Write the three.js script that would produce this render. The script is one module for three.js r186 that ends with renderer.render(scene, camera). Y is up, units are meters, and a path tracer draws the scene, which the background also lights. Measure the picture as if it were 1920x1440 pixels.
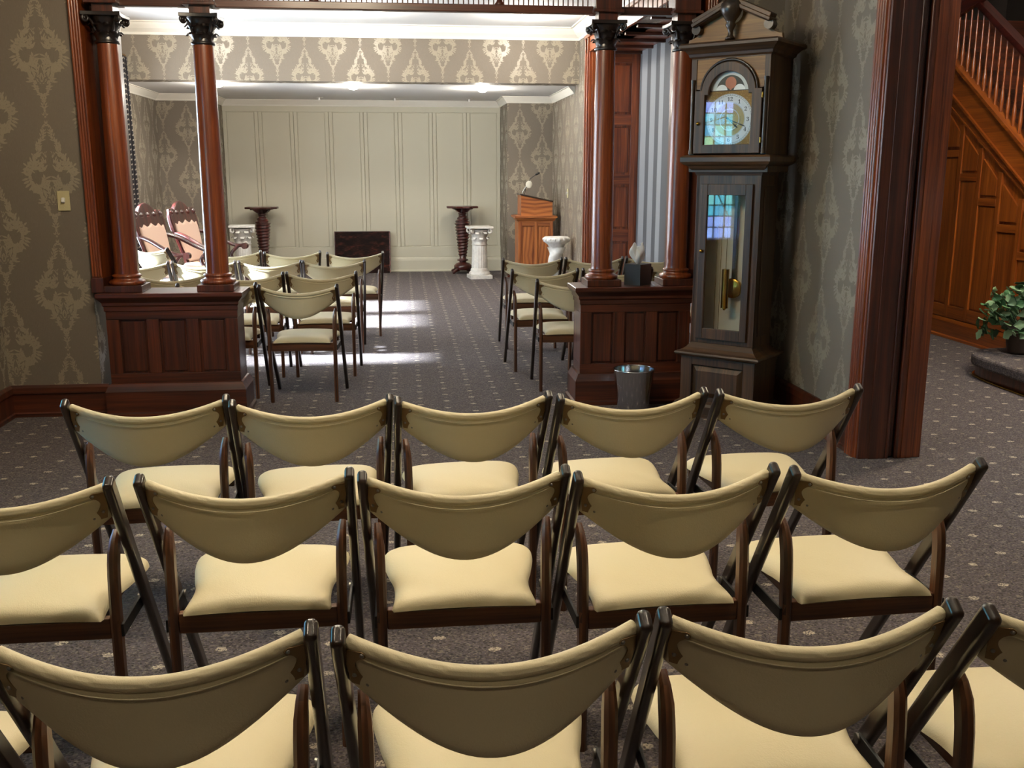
import * as THREE from 'three';
import { mergeGeometries, toCreasedNormals } from 'three/addons/utils/BufferGeometryUtils.js';
import { RoundedBoxGeometry } from 'three/addons/geometries/RoundedBoxGeometry.js';

// ------------------------------------------------------------------ camera, sky, sun, exposure
const scene = new THREE.Scene();
const camera = new THREE.PerspectiveCamera(42.95, 4 / 3, 0.05, 120);
camera.position.set(0, 1.5, 0);
camera.rotation.set(THREE.MathUtils.degToRad(-12.25), THREE.MathUtils.degToRad(-6.3), 0, 'YXZ');
const renderer = new THREE.WebGLRenderer({ antialias: true });
renderer.toneMapping = THREE.LinearToneMapping;
renderer.toneMappingExposure = 1.0;
renderer.shadowMap.enabled = true;
scene.background = new THREE.Color().setRGB(0.72, 0.86, 1.0);
scene.backgroundIntensity = 23;
const sun = new THREE.DirectionalLight(new THREE.Color().setRGB(0.85, 0.93, 1.0), 75);
sun.position.set(-14, 9.2, -9.0);
sun.target.position.set(0, 0, -9.4);
sun.castShadow = true;
sun.shadow.radius = 7;
sun.shadow.mapSize.set(2048, 2048);
Object.assign(sun.shadow.camera, { left: -9, right: 9, top: 9, bottom: -9, near: 0.5, far: 40 });
scene.add(sun, sun.target);
const WARM = new THREE.Color().setRGB(1.0, 0.83, 0.6), NEUTRAL = new THREE.Color().setRGB(1.0, 0.93, 0.82);
const I_NEAR = 2.05, I_SPOT = 5.6, I_TRAY = 4.6, I_ALCOVE = 3.0, I_HALL = 14;

// ------------------------------------------------------------------ helpers
let seed = 20240611;
const rnd = () => { seed |= 0; seed = (seed + 0x6d2b79f5) | 0; let t = Math.imul(seed ^ (seed >>> 15), 1 | seed); t = (t + Math.imul(t ^ (t >>> 7), 61 | t)) ^ t; return ((t ^ (t >>> 14)) >>> 0) / 4294967296; };
const R = (a, b) => a + (b - a) * rnd();
const D2R = Math.PI / 180;
const used = {};
function numbered(n) { used[n] = (used[n] ?? -1) + 1; return used[n] ? `${n}_${String(used[n]).padStart(3, '0')}` : n; }
const V = (x, y, z) => new THREE.Vector3(x, y, z);

function fin(g) {
  const q = g.index ? g.toNonIndexed() : g;
  for (const k of Object.keys(q.attributes)) if (!['position', 'normal', 'uv'].includes(k)) q.deleteAttribute(k);
  if (!q.attributes.normal) q.computeVertexNormals();
  if (!q.attributes.uv) q.setAttribute('uv', new THREE.BufferAttribute(new Float32Array(q.attributes.position.count * 2), 2));
  return q;
}
// texture coordinates in metres from the object's own axes; the grain runs along axis g
function boxUV(geo, g = 'y', off = 0) {
  const p = geo.attributes.position, uv = geo.attributes.uv, G = { x: 0, y: 1, z: 2 }[g];
  const a = V(), b = V(), c = V(), n = V();
  for (let i = 0; i < p.count; i += 3) {
    a.fromBufferAttribute(p, i); b.fromBufferAttribute(p, i + 1); c.fromBufferAttribute(p, i + 2);
    n.copy(b).sub(a).cross(c.clone().sub(a));
    const N = [Math.abs(n.x), Math.abs(n.y), Math.abs(n.z)], d = N.indexOf(Math.max(...N));
    let vi = G, ui;
    if (vi === d) vi = d === 1 ? 2 : 1;
    ui = 3 - d - vi;
    [a, b, c].forEach((q, k) => uv.setXY(i + k, q.getComponent(ui) + off, q.getComponent(vi) + off * 1.7));
  }
  return geo;
}
function mk(name, geos, mat, parent, { grain = 'y', uv = 'box', off } = {}) {
  let g = Array.isArray(geos) ? (geos.length > 1 ? mergeGeometries(geos.map(fin)) : fin(geos[0])) : fin(geos);
  if (uv === 'box') boxUV(g, grain, off ?? (used.__o = ((used.__o ?? 0) + 0.137) % 3));
  const m = new THREE.Mesh(g, mat);
  m.name = parent ? name : numbered(name);
  m.castShadow = m.receiveShadow = true;
  (parent ?? scene).add(m);
  return m;
}
function tag(o, label, category, group) { o.userData.label = label; o.userData.category = category; if (group) o.userData.group = group; return o; }
function thing(name, label, category, pos = [0, 0, 0], turn = 0, group) {
  const o = new THREE.Group(); o.name = numbered(name); o.position.set(...pos); o.rotation.y = turn; scene.add(o);
  return tag(o, label, category, group);
}
function struct(name, geos, mat, opt) { const m = mk(name, geos, mat, null, opt); m.userData.kind = 'structure'; return m; }
function structGroup(name) { const o = new THREE.Group(); o.name = numbered(name); o.userData.kind = 'structure'; scene.add(o); return o; }
function copy(o, pos, turn, label) {
  const c = o.clone(); c.name = numbered(o.name.replace(/_\d{3}$/, '')); c.userData = { ...o.userData }; c.position.set(...pos); c.rotation.y = turn; if (label) c.userData.label = label; scene.add(c); return c;
}
// box from corner ranges, optionally with eased edges
function bx(x0, x1, y0, y1, z0, z1, r = 0) {
  const w = Math.abs(x1 - x0), h = Math.abs(y1 - y0), d = Math.abs(z1 - z0);
  const g = r > 0 ? new RoundedBoxGeometry(w, h, d, 1, Math.min(r, w / 2.01, h / 2.01, d / 2.01)) : new THREE.BoxGeometry(w, h, d);
  return g.translate((x0 + x1) / 2, (y0 + y1) / 2, (z0 + z1) / 2);
}
// straight bar between two points; w across (towards x), d the other way
function bar(p0, p1, w, d, r = 0.004, hint = V(1, 0, 0)) {
  const a = V(...p0), b = V(...p1), L = a.distanceTo(b), y = b.clone().sub(a).normalize();
  const z = hint.clone().cross(y).normalize(), x = y.clone().cross(z).normalize();
  const g = r > 0 ? new RoundedBoxGeometry(w, L, d, 2, r) : new THREE.BoxGeometry(w, L, d);
  return g.applyMatrix4(new THREE.Matrix4().makeBasis(x, y, z).setPosition(a.add(b).multiplyScalar(0.5)));
}
function tube(pts, r, seg = 24, rad = 8) { return new THREE.TubeGeometry(new THREE.CatmullRomCurve3(pts.map((p) => V(...p))), seg, r, rad, false); }
// sweep of a rectangular or round section (list of [a,b]) along a curve, scaled by s(t)
function sweep(pts, sect, seg, scale = () => 1, up = V(1, 0, 0)) {
  const cu = new THREE.CatmullRomCurve3(pts.map((p) => V(...p))), pos = [], idx = [], n = sect.length;
  for (let i = 0; i <= seg; i++) {
    const t = i / seg, p = cu.getPointAt(t), T = cu.getTangentAt(t), z = up.clone().cross(T).normalize(), x = T.clone().cross(z).normalize(), s = scale(t);
    for (const [a, b] of sect) { const q = p.clone().addScaledVector(x, a * s).addScaledVector(z, b * s); pos.push(q.x, q.y, q.z); }
  }
  for (let i = 0; i < seg; i++) for (let k = 0; k < n; k++) { const a = i * n + k, b = i * n + ((k + 1) % n), c = a + n, d = b + n; idx.push(a, b, c, b, d, c); }
  const c0 = pos.length / 3;
  for (const i of [0, seg]) { let x = 0, y = 0, z = 0; for (let k = 0; k < n; k++) { x += pos[(i * n + k) * 3]; y += pos[(i * n + k) * 3 + 1]; z += pos[(i * n + k) * 3 + 2]; } pos.push(x / n, y / n, z / n); }
  for (let k = 0; k < n; k++) { idx.push(c0, (k + 1) % n, k); idx.push(c0 + 1, seg * n + k, seg * n + ((k + 1) % n)); }
  const g = new THREE.BufferGeometry(); g.setAttribute('position', new THREE.Float32BufferAttribute(pos, 3)); g.setIndex(idx);
  return toCreasedNormals(g, 0.7);
}
const rsect = (w, d, c = 0.25) => { const a = w / 2, b = d / 2, e = Math.min(w, d) * c; return [[a, -b + e], [a, b - e], [a - e, b], [-a + e, b], [-a, b - e], [-a, -b + e], [-a + e, -b], [a - e, -b]]; };
const csect = (r, n = 10) => [...Array(n)].map((_, i) => [r * Math.cos((i / n) * 2 * Math.PI), r * Math.sin((i / n) * 2 * Math.PI)]);
// moulding: profile [[out, y]...] carried along a path of [x, z] points with mitred corners; out is to the right of the way
function mould(profile, path, { closed = false, cap = true } = {}) {
  const n = path.length, P = [], out = [];
  for (let i = 0; i < n; i++) {
    const prev = path[(i - 1 + n) % n], cur = path[i], next = path[(i + 1) % n];
    const dir = (a, b) => { const l = Math.hypot(b[0] - a[0], b[1] - a[1]); return [(b[0] - a[0]) / l, (b[1] - a[1]) / l]; };
    let d0 = !closed && i === 0 ? dir(cur, next) : dir(prev, cur), d1 = !closed && i === n - 1 ? dir(prev, cur) : dir(cur, next);
    const n0 = [-d0[1], d0[0]], n1 = [-d1[1], d1[0]], k = 1 + n0[0] * n1[0] + n0[1] * n1[1];
    P.push([cur[0], cur[1], (n0[0] + n1[0]) / k, (n0[1] + n1[1]) / k]);
  }
  const at = (i, j) => { const [x, z, mx, mz] = P[i % n], [o, y] = profile[j]; return [x + mx * o, y, z + mz * o]; };
  const quad = (a, b, c, d) => out.push(...a, ...c, ...b, ...a, ...d, ...c);
  const m = profile.length;
  for (let i = 0; i < (closed ? n : n - 1); i++) for (let j = 0; j < m - 1; j++) quad(at(i, j), at(i, j + 1), at(i + 1, j + 1), at(i + 1, j));
  if (cap && !closed) for (const i of [0, n - 1]) for (let j = 1; j < m - 1; j++) { const t = [at(i, 0), at(i, j), at(i, j + 1)]; if (i) t.reverse(); t.forEach((q) => out.push(...q)); }
  const g = new THREE.BufferGeometry(); g.setAttribute('position', new THREE.Float32BufferAttribute(out, 3)); g.computeVertexNormals();
  return g;
}
const rect = (x0, x1, z0, z1) => [[x0, z0], [x0, z1], [x1, z1], [x1, z0]]; // outward on the right of the way, seen in mould
const lathe = (pts, seg = 28) => new THREE.LatheGeometry(pts.map(([r, y]) => new THREE.Vector2(r, y)), seg);
const shapeOf = (pts) => new THREE.Shape(pts.map(([x, y]) => new THREE.Vector2(x, y)));
const extrude = (shape, depth, bevel = 0, curveSegments = 12) => new THREE.ExtrudeGeometry(shape, { depth, bevelEnabled: bevel > 0, bevelSize: bevel, bevelThickness: bevel, bevelSegments: 2, curveSegments });

// ------------------------------------------------------------------ textures
function canvas(w, h, draw) { const c = document.createElement('canvas'); c.width = w; c.height = h; draw(c.getContext('2d'), w, h); return c; }
function ctex(w, h, draw, rx = 1, ry = 1, srgb = true) {
  const t = new THREE.CanvasTexture(canvas(w, h, draw)); t.wrapS = t.wrapT = THREE.RepeatWrapping; t.repeat.set(rx, ry); if (srgb) t.colorSpace = THREE.SRGBColorSpace; t.anisotropy = 8; return t;
}
function dtex(w, h, f, rx, ry, srgb = true) {
  const a = new Uint8Array(w * h * 4);
  for (let y = 0; y < h; y++) for (let x = 0; x < w; x++) { const c = f(x / w, y / h), i = (y * w + x) * 4; a[i] = c[0]; a[i + 1] = c[1]; a[i + 2] = c[2]; a[i + 3] = 255; }
  const t = new THREE.DataTexture(a, w, h); t.wrapS = t.wrapT = THREE.RepeatWrapping; t.repeat.set(rx, ry); t.magFilter = THREE.LinearFilter; t.minFilter = THREE.LinearMipmapLinearFilter; t.generateMipmaps = true;
  if (srgb) t.colorSpace = THREE.SRGBColorSpace; t.needsUpdate = true; return t;
}
const hash = (x, y, s) => { let h = Math.imul(x, 374761393) ^ Math.imul(y, 668265263) ^ Math.imul(s, 974634777); h = Math.imul(h ^ (h >>> 13), 1274126177); return ((h ^ (h >>> 16)) >>> 0) / 4294967296; };
function vn(u, v, nx, ny, s) { // periodic value noise
  const x = u * nx, y = v * ny, xi = Math.floor(x), yi = Math.floor(y), fx = x - xi, fy = y - yi, sx = fx * fx * (3 - 2 * fx), sy = fy * fy * (3 - 2 * fy);
  const h = (a, b) => hash(((a % nx) + nx) % nx, ((b % ny) + ny) % ny, s);
  return (h(xi, yi) * (1 - sx) + h(xi + 1, yi) * sx) * (1 - sy) + (h(xi, yi + 1) * (1 - sx) + h(xi + 1, yi + 1) * sx) * sy;
}
const hex = (h) => [(h >> 16) & 255, (h >> 8) & 255, h & 255];
const mix = (a, b, t) => [0, 1, 2].map((i) => a[i] + (b[i] - a[i]) * t);
function woodTex(lo, hi, s, { contrast = 1, oak = 0 } = {}) {
  const A = hex(lo), B = hex(hi);
  return dtex(256, 1024, (u, v) => {
    const w = u + 0.05 * (vn(u, v, 3, 2, s) - 0.5) + 0.02 * vn(u, v, 5, 7, s + 1);
    let t = 0.5 * vn(w, v, 18, 2, s + 2) + 0.3 * vn(w, v, 60, 5, s + 3) + 0.25 * vn(w, v, 128, 14, s + 4);
    if (oak) { const r = Math.abs(((w * 7 + 0.9 * vn(u, v, 2, 2, s + 5) + 2.0 * Math.pow(2 * v - 1, 2) * 0.5) % 1) - 0.5) * 2; t = t * (1 - oak) + oak * Math.pow(r, 0.6); }
    t += 0.22 * (vn(u, v, 4, 3, s + 6) - 0.5);
    t = 0.5 + (t - 0.52) * 1.5 * contrast;
    return mix(A, B, Math.max(0, Math.min(1, t)));
  }, 1 / 0.42, 1 / 1.6);
}
const bumpTex = dtex(256, 256, (u, v) => { const t = 255 * (0.5 * hash((u * 256) | 0, (v * 256) | 0, 3) + 0.5 * vn(u, v, 64, 64, 4)); return [t, t, t]; }, 6, 6, false);

// damask wallpaper, half-drop repeat of 0.64 x 0.70 m (1 px = 1 mm)
function damask(ground, motif, srgb = true, w = 640, h = 700) {
  seed = 777;
  return ctex(w, h, (c) => {
    c.fillStyle = ground; c.fillRect(0, 0, w, h);
    for (let i = 0; i < 7000; i++) { c.fillStyle = `rgba(${rnd() < 0.5 ? '0,0,0' : '255,240,210'},${R(0.01, 0.04)})`; c.fillRect(rnd() * w, rnd() * h, R(1, 3), R(2, 16)); }
    const leaf = (x, y, len, wid, ang) => { c.save(); c.translate(x, y); c.rotate(ang); c.beginPath(); c.moveTo(0, 0); c.quadraticCurveTo(len * 0.4, -wid, len, 0); c.quadraticCurveTo(len * 0.4, wid, 0, 0); c.fill(); c.restore(); };
    const L = []; // one half of the motif as leaves, kept the same for every repeat
    const lobe = (cx, cy, rx, ry, a0, a1, n, len, wid) => { for (let i = 0; i < n; i++) { const t = a0 + ((a1 - a0) * i) / (n - 1), x = cx + rx * Math.cos(t), y = cy + ry * Math.sin(t); L.push([x, y, len * R(0.75, 1.2), wid * R(0.8, 1.2), t + R(-0.5, 0.9)], [x, y, len * 0.7, wid, t + 2.2 + R(-0.3, 0.3)]); } };
    lobe(82, -8, 46, 66, -2.6, 3.0, 26, 40, 13); lobe(82, -8, 38, 54, -2.4, 2.9, 20, 22, 9);
    lobe(120, -64, 16, 16, -2, 3.5, 9, 26, 10);
    const band = (x0, y0, x1, y1, bw, n, len, wid, dir) => { for (let i = 0; i < n; i++) { const t = i / (n - 1), k = 1 - 0.65 * t, x = x0 + (x1 - x0) * t + Math.sin(t * 16) * 5, y = y0 + (y1 - y0) * t; for (let q = 0; q < 3; q++) L.push([x + R(-bw, bw) * k, y + R(-6, 6), len * k * R(0.7, 1.25) + 5, wid * k + 1.5, dir + R(-0.9, 0.9)]); } };
    band(96, -74, 6, -318, 15, 26, 34, 11, -1.9);      // spire edge
    band(40, -60, 22, -150, 8, 8, 24, 8, -1.6);
    band(78, 62, 8, 226, 20, 20, 36, 12, -0.9);         // taper below the curls
    band(30, 40, 6, 150, 10, 10, 30, 9, -1.4);
    band(4, 226, 2, 345, 6, 13, 17, 6, -1.2);           // tail
    function one(cx, cy) {
      c.fillStyle = motif;
      for (const s of [1, -1]) { c.save(); c.translate(cx, cy); c.scale(s, 1); for (const l of L) leaf(...l); c.restore(); }
    }
    for (const dx of [0, w]) for (const dy of [-h, 0, h]) one(dx, h * 0.5 + dy);
    for (const dy of [-h, 0, h, 2 * h]) one(w / 2, dy);
    c.fillStyle = ground; for (let i = 0; i < 4200; i++) { c.globalAlpha = R(0.25, 0.7); leaf(rnd() * w, rnd() * h, R(4, 12), R(1, 2.4), rnd() * 6.28); } c.globalAlpha = 1;
  }, 1 / 0.64, 1 / 0.7, srgb);
}
const carpetTex = (() => { // 1.4 x 1.56 m, dots every 0.35 x 0.195 m staggered
  const W = 1024, H = 1141;
  return ctex(W, H, (c) => {
    c.fillStyle = '#585154'; c.fillRect(0, 0, W, H);
    const tones = ['#262120', '#7b7168', '#443d41', '#92877a', '#2f292b', '#72686f', '#584f44'];
    for (let i = 0; i < 90000; i++) { c.fillStyle = tones[(rnd() * tones.length) | 0]; c.globalAlpha = R(0.25, 0.8); c.fillRect(rnd() * W, rnd() * H, R(2, 7), R(2, 5)); }
    c.globalAlpha = 1;
    const fx = W / 4, fy = H / 8;
    const dot = (x, y, r, col, k) => { c.fillStyle = col; for (let i = 0; i < k; i++) { const a = rnd() * 6.28, d = r * Math.sqrt(rnd()); c.globalAlpha = R(0.5, 0.95); c.fillRect(x + Math.cos(a) * d * 1.15 - 1.5, y + Math.sin(a) * d * 0.8 - 1.5, R(2, 4), R(2, 4)); } c.globalAlpha = 1; };
    for (let i = 0; i < 4; i++) for (let j = 0; j < 8; j++) {
      dot(i * fx + fx / 4, j * fy + fy / 4, 13, '#cbbda6', 70); dot(i * fx + fx * 0.75, j * fy + fy * 0.75, 13, '#cbbda6', 70);
      dot(i * fx + fx * 0.75, j * fy + fy * 0.25, 7, '#857a6c', 26); dot(i * fx + fx / 4, j * fy + fy * 0.75, 7, '#857a6c', 26);
    }
  }, 1 / 1.4, 1 / 1.56);
})();
const stripeTex = ctex(512, 64, (c, w, h) => { // 1.3 m repeat
  c.fillStyle = '#4e5054'; c.fillRect(0, 0, w, h); c.fillStyle = '#84878a';
  const k = w / 1.3; for (const [a, b] of [[0.0, 0.17], [0.51, 0.76], [0.92, 1.14]]) c.fillRect(a * k, 0, (b - a) * k, h);
}, 1 / 1.3, 1);

// ------------------------------------------------------------------ materials
const std = (o) => new THREE.MeshStandardMaterial(o), phy = (o) => new THREE.MeshPhysicalMaterial(o);
const M = {
  cherry: phy({ map: woodTex(0x54210c, 0x9c5022, 11), roughness: 0.38, clearcoat: 0.6, clearcoatRoughness: 0.16 }),
  cherryDark: phy({ map: woodTex(0x33160b, 0x66301a, 12), roughness: 0.42, clearcoat: 0.5, clearcoatRoughness: 0.22 }),
  capital: phy({ color: 0x1d1412, roughness: 0.35, clearcoat: 0.5, clearcoatRoughness: 0.25 }),
  orangeOak: phy({ map: woodTex(0x71330c, 0xa85a1d, 13), roughness: 0.38, clearcoat: 0.6, clearcoatRoughness: 0.18 }),
  clock: phy({ map: woodTex(0x2a1c12, 0x5f4226, 14, { contrast: 1.1 }), roughness: 0.5, clearcoat: 0.2, clearcoatRoughness: 0.3 }),
  clockDark: phy({ map: woodTex(0x1c1410, 0x40301f, 15), roughness: 0.38, clearcoat: 0.5, clearcoatRoughness: 0.2 }),
  clockLight: phy({ map: woodTex(0x64441f, 0xa1783f, 24, { contrast: 0.9 }), roughness: 0.5, clearcoat: 0.2, clearcoatRoughness: 0.3 }),  // clock wood in a paler tone, for frieze and pediment board
  oak: phy({ map: woodTex(0x6e3616, 0xb56f38, 16, { oak: 0.45, contrast: 1.2 }), roughness: 0.5, clearcoat: 0.25, clearcoatRoughness: 0.3 }),
  legs: phy({ map: woodTex(0x17100c, 0x38251a, 17), roughness: 0.3, clearcoat: 0.6, clearcoatRoughness: 0.14 }),
  apron: phy({ map: woodTex(0x3a2011, 0x6e4427, 18, { contrast: 1.2 }), roughness: 0.42, clearcoat: 0.35, clearcoatRoughness: 0.25 }),
  mahogany: phy({ map: woodTex(0x250a08, 0x54201a, 19), roughness: 0.3, clearcoat: 0.7, clearcoatRoughness: 0.14 }),
  burl: phy({ map: dtex(256, 256, (u, v) => { const t = vn(u + 0.08 * vn(u, v, 9, 9, 5), v, 14, 5, 6) * 0.6 + vn(u, v, 50, 20, 7) * 0.4; return mix(hex(0x120807), hex(0x5e2d1c), Math.pow(t, 2.6)); }, 1.6, 1.6), roughness: 0.7, specularIntensity: 0.25 }),
  vinyl: std({ color: 0xcbc09e, roughness: 0.52, bumpMap: bumpTex, bumpScale: 0.0004 }),
  bronze: std({ color: 0x7d6440, roughness: 0.45, metalness: 0.35 }),
  steelDark: std({ color: 0x8d8a84, roughness: 0.35, metalness: 0.9 }),
  paper: std({ map: damask('#756b5e', '#958b77'), roughnessMap: damask('#b8b8b8', '#5c5c5c', false), roughness: 1 }),
  stripe: std({ map: stripeTex, roughness: 0.7 }),
  carpet: std({ map: carpetTex, roughness: 1, bumpMap: bumpTex, bumpScale: 0.002 }),
  ceiling: std({ color: 0xdfdfdd, roughness: 0.9, bumpMap: bumpTex, bumpScale: 0.0006 }),
  crown: std({ color: 0xe2ddd0, roughness: 0.6 }),
  cream: std({ color: 0xc4bfaa, roughness: 0.55 }),
  plain: std({ color: 0x8d8474, roughness: 0.85 }),
  hallWall: std({ color: 0x2c241f, roughness: 0.85 }),
  plaster: std({ color: 0xdedcd4, roughness: 0.6, bumpMap: bumpTex, bumpScale: 0.0008 }),
  marble: std({ map: dtex(128, 128, (u, v) => { const t = vn(u + 0.2 * vn(u, v, 4, 4, 31), v, 6, 6, 32) * 0.6 + 0.4 * vn(u, v, 24, 24, 33); return mix(hex(0xb4b2ac), hex(0xe9e7e0), Math.min(1, 0.35 + t)); }, 2, 2), roughness: 0.45 }),
  brass: std({ color: 0xb08a3c, roughness: 0.24, metalness: 1 }),
  steel: std({ color: 0xd2d3d4, roughness: 0.16, metalness: 1 }),
  ivory: std({ color: 0xcabf94, roughness: 0.4 }),
  white: std({ color: 0xe8e6e0, roughness: 0.6 }),
  black: std({ color: 0x121212, roughness: 0.45 }),
  boxGrey: phy({ color: 0x35383c, roughness: 0.4, clearcoat: 0.3 }),
  tissue: phy({ color: 0xf0f0ee, roughness: 0.9, transmission: 0.25, thickness: 0, side: THREE.DoubleSide }),
  rose: std({ color: 0xd6b6a2, roughness: 0.85, bumpMap: bumpTex, bumpScale: 0.0006 }),
  leaf: [0x2f5233, 0x47714a, 0x86a37c, 0x234026].map((c) => std({ color: c, roughness: 0.5, side: THREE.DoubleSide })),
  soil: std({ color: 0x241a12, roughness: 1 }),
  pot: std({ color: 0x3a2d24, roughness: 0.6 }),
  glass: phy({ color: 0xffffff, transmission: 1, thickness: 0, roughness: 0.02, ior: 1.5 }),
  lampOn: std({ color: 0xffffff, emissive: new THREE.Color().setRGB(1, 0.95, 0.87), emissiveIntensity: 9, roughness: 0.5 }),
  lampWarm: std({ color: 0xffffff, emissive: new THREE.Color().setRGB(1, 0.8, 0.5), emissiveIntensity: 5, roughness: 0.5 }),
  curtain: std({ map: ctex(128, 128, (c) => { c.fillStyle = '#1e1b1e'; c.fillRect(0, 0, 128, 128); c.fillStyle = '#8c8478'; for (let i = 0; i < 2; i++) for (let j = 0; j < 2; j++) { c.beginPath(); c.ellipse(32 + i * 64, 32 + j * 64 + (i ? 32 : 0), 8, 14, 0.6, 0, 7); c.fill(); } }, 9, 9), roughness: 0.95, side: THREE.DoubleSide }),
  seatPaper: std({ color: 0xe6e0cc, roughness: 0.7 }),
  carpetStep: std({ map: carpetTex, roughness: 1, bumpMap: bumpTex, bumpScale: 0.002 }),
  glow: std({ color: 0xf4f0e0, roughness: 0.4 }),
};

// ------------------------------------------------------------------ the setting
const CH = 3.17, AH = 2.54;               // ceilings: main rooms, alcove
struct('floor', bx(-3.7, 6.6, -0.12, 0, -15.6, 2.8), M.carpet, { grain: 'z', off: 0 });

// a wall slab with rectangular openings; axis 'x' = slab normal to x (openings along z), 'z' = normal to z (openings along x)
function slab(axis, t0, t1, a0, a1, y0, y1, holes = []) {
  const g = [], B = (p, q, r, s) => { if (q - p > 1e-4 && s - r > 1e-4) g.push(axis === 'x' ? bx(t0, t1, r, s, p, q) : bx(p, q, r, s, t0, t1)); };
  let at = a0;
  for (const [h0, h1, b, t] of [...holes].sort((p, q) => p[0] - q[0])) { B(at, h0, y0, y1); B(h0, h1, y0, b); B(h0, h1, t, y1); at = h1; }
  B(at, a1, y0, y1);
  return g;
}
const LWIN = [[-4.75, -3.79, 0.8, 2.22], [-3.66, -2.7, 0.8, 2.22]];   // leaded windows of the near room
const FWIN = [[-8.5, -7.68, 0.45, 2.35], [-10.4, -9.52, 0.45, 2.35], [-11.6, -10.65, 0.45, 2.35]]; // added unseen porch roof and posts block the sun outside the leaded windows
struct('added_sunshade_roof', bx(-5.4, -2.67, 2.62, 2.74, -6.2, -1.2), M.crown, { grain: 'z' });
struct('added_sunshade_post_7', [-6.0, -1.4].map((z) => bx(-5.3, -5.18, -0.12, 2.62, z - 0.06, z + 0.06, 0.005)), M.crown);
// windows of the far room
const DOOR = [-4.8, -2.2, 0, 2.75];
struct('wall_left', slab('x', -2.66, -2.46, -6.25, 2.5, 0, CH, LWIN), M.paper, { off: 0.1 });
struct('wall_right', slab('x', 2.41, 2.71, -6.25, 2.5, 0, CH, [DOOR]), M.paper, { off: 0.31 });
struct('wall_rear', slab('z', 2.5, 2.7, -2.66, 6.4, 0, 3.6), M.paper, { off: 0 });
struct('wall_front_left', slab('z', -6.5, -6.25, -3.5, -1.908, 0, CH), M.paper, { off: 0.17 });
struct('wall_front_right', slab('z', -6.5, -6.25, 1.985, 2.9, 0, CH), M.paper, { off: 0.05 });
struct('wall_front_header', slab('z', -6.5, -6.25, -1.908, 1.985, 2.95, CH), M.cherryDark, { grain: 'x' });
struct('wall_far_left', slab('x', -3.5, -3.3, -15.4, -6.5, 0, CH + 0.1, FWIN), M.paper, { off: 0.2 });
struct('wall_far_right', slab('x', 2.15, 2.35, -14.4, -6.5, 0, CH + 0.1, [[-11.3, -7.0, 0, 2.82]]), M.paper, { off: 0.44 });
struct('wall_niche', [...slab('x', 2.7, 2.85, -11.45, -6.5, 0, 2.95)], M.stripe, { off: 0.0 });
struct('wall_soffit', slab('z', -12.4, -12.1, -3.3, 2.15, AH, CH + 0.1), M.paper, { off: 0.13 });
struct('wall_alcove_left', slab('z', -14.4, -14.2, -3.3, -2.6, 0, AH), M.paper, { off: 0.02 });
struct('wall_alcove_right', [...slab('z', -14.4, -14.2, 1.5, 2.15, 0, AH), bx(1.5, 1.7, 0, AH, -15.4, -14.4)], M.paper, { off: 0.24 });
struct('wall_alcove_side', bx(-2.8, -2.6, 0, AH, -15.4, -14.4), M.paper);
struct('wall_hall_right', slab('x', 6.25, 6.4, -10.2, 2.5, 0, 3.6), M.hallWall);
struct('wall_hall_end', slab('z', -10.2, -10.05, 2.85, 6.25, 0, 3.6), M.hallWall);
struct('wall_hall_left', slab('x', 2.71, 2.86, -10.05, -6.5, 0, 3.6), M.hallWall);
struct('ceiling_near', bx(-2.66, 2.71, CH, CH + 0.15, -6.5, 2.7), M.ceiling, { grain: 'z' });
struct('ceiling_far', bx(-3.5, 2.35, CH, CH + 0.15, -12.4, -6.5), M.ceiling, { grain: 'z' });
struct('ceiling_alcove', bx(-3.3, 2.15, AH, AH + 0.12, -15.4, -12.4), M.ceiling, { grain: 'z' });
struct('ceiling_hall', bx(2.71, 6.4, 3.6, 3.75, -10.2, 2.7), M.ceiling, { grain: 'z' });

// cream folding partition at the back of the alcove: leaves with sunk panels
{
  const w = structGroup('wall_far_back'), z = -15.2, x0 = -2.6, x1 = 1.5, n = 8, p = (x1 - x0) / n, top = AH - 0.02;
  mk('backing', bx(x0, x1, 0, AH, z - 0.2, z - 0.015), M.cream, w);
  mk('top_rail', [bx(x0, x1, 2.37, top, z - 0.03, z, 0.004)], M.cream, w);
  mk('lower_rail', [bx(x0, x1, 0.22, 0.38, z - 0.03, z, 0.004)], M.cream, w);
  for (let i = 0; i < n; i++) {
    const a = x0 + i * p;
    mk('stile', bx(a + 0.003, a + 0.052, 0.38, 2.37, z - 0.03, z, 0.003), M.cream, w);
    mk('stile', bx(a + p - 0.052, a + p - 0.003, 0.38, 2.37, z - 0.03, z, 0.003), M.cream, w);
    mk('panel', bx(a + 0.06, a + p - 0.06, 0.39, 2.36, z - 0.03, z - 0.007, 0.004), M.cream, w);
  }
  mk('skirting', mould([[0, 0], [0.022, 0], [0.022, 0.17], [0.014, 0.2], [0, 0.22]], [[x0, z], [x1, z]]), M.cream, w, { grain: 'x' });
  mk('shoe', mould([[0, 0], [0.04, 0], [0.04, 0.015], [0.022, 0.03]], [[x0, z], [x1, z]]), M.cream, w, { grain: 'x' });
}
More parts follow.
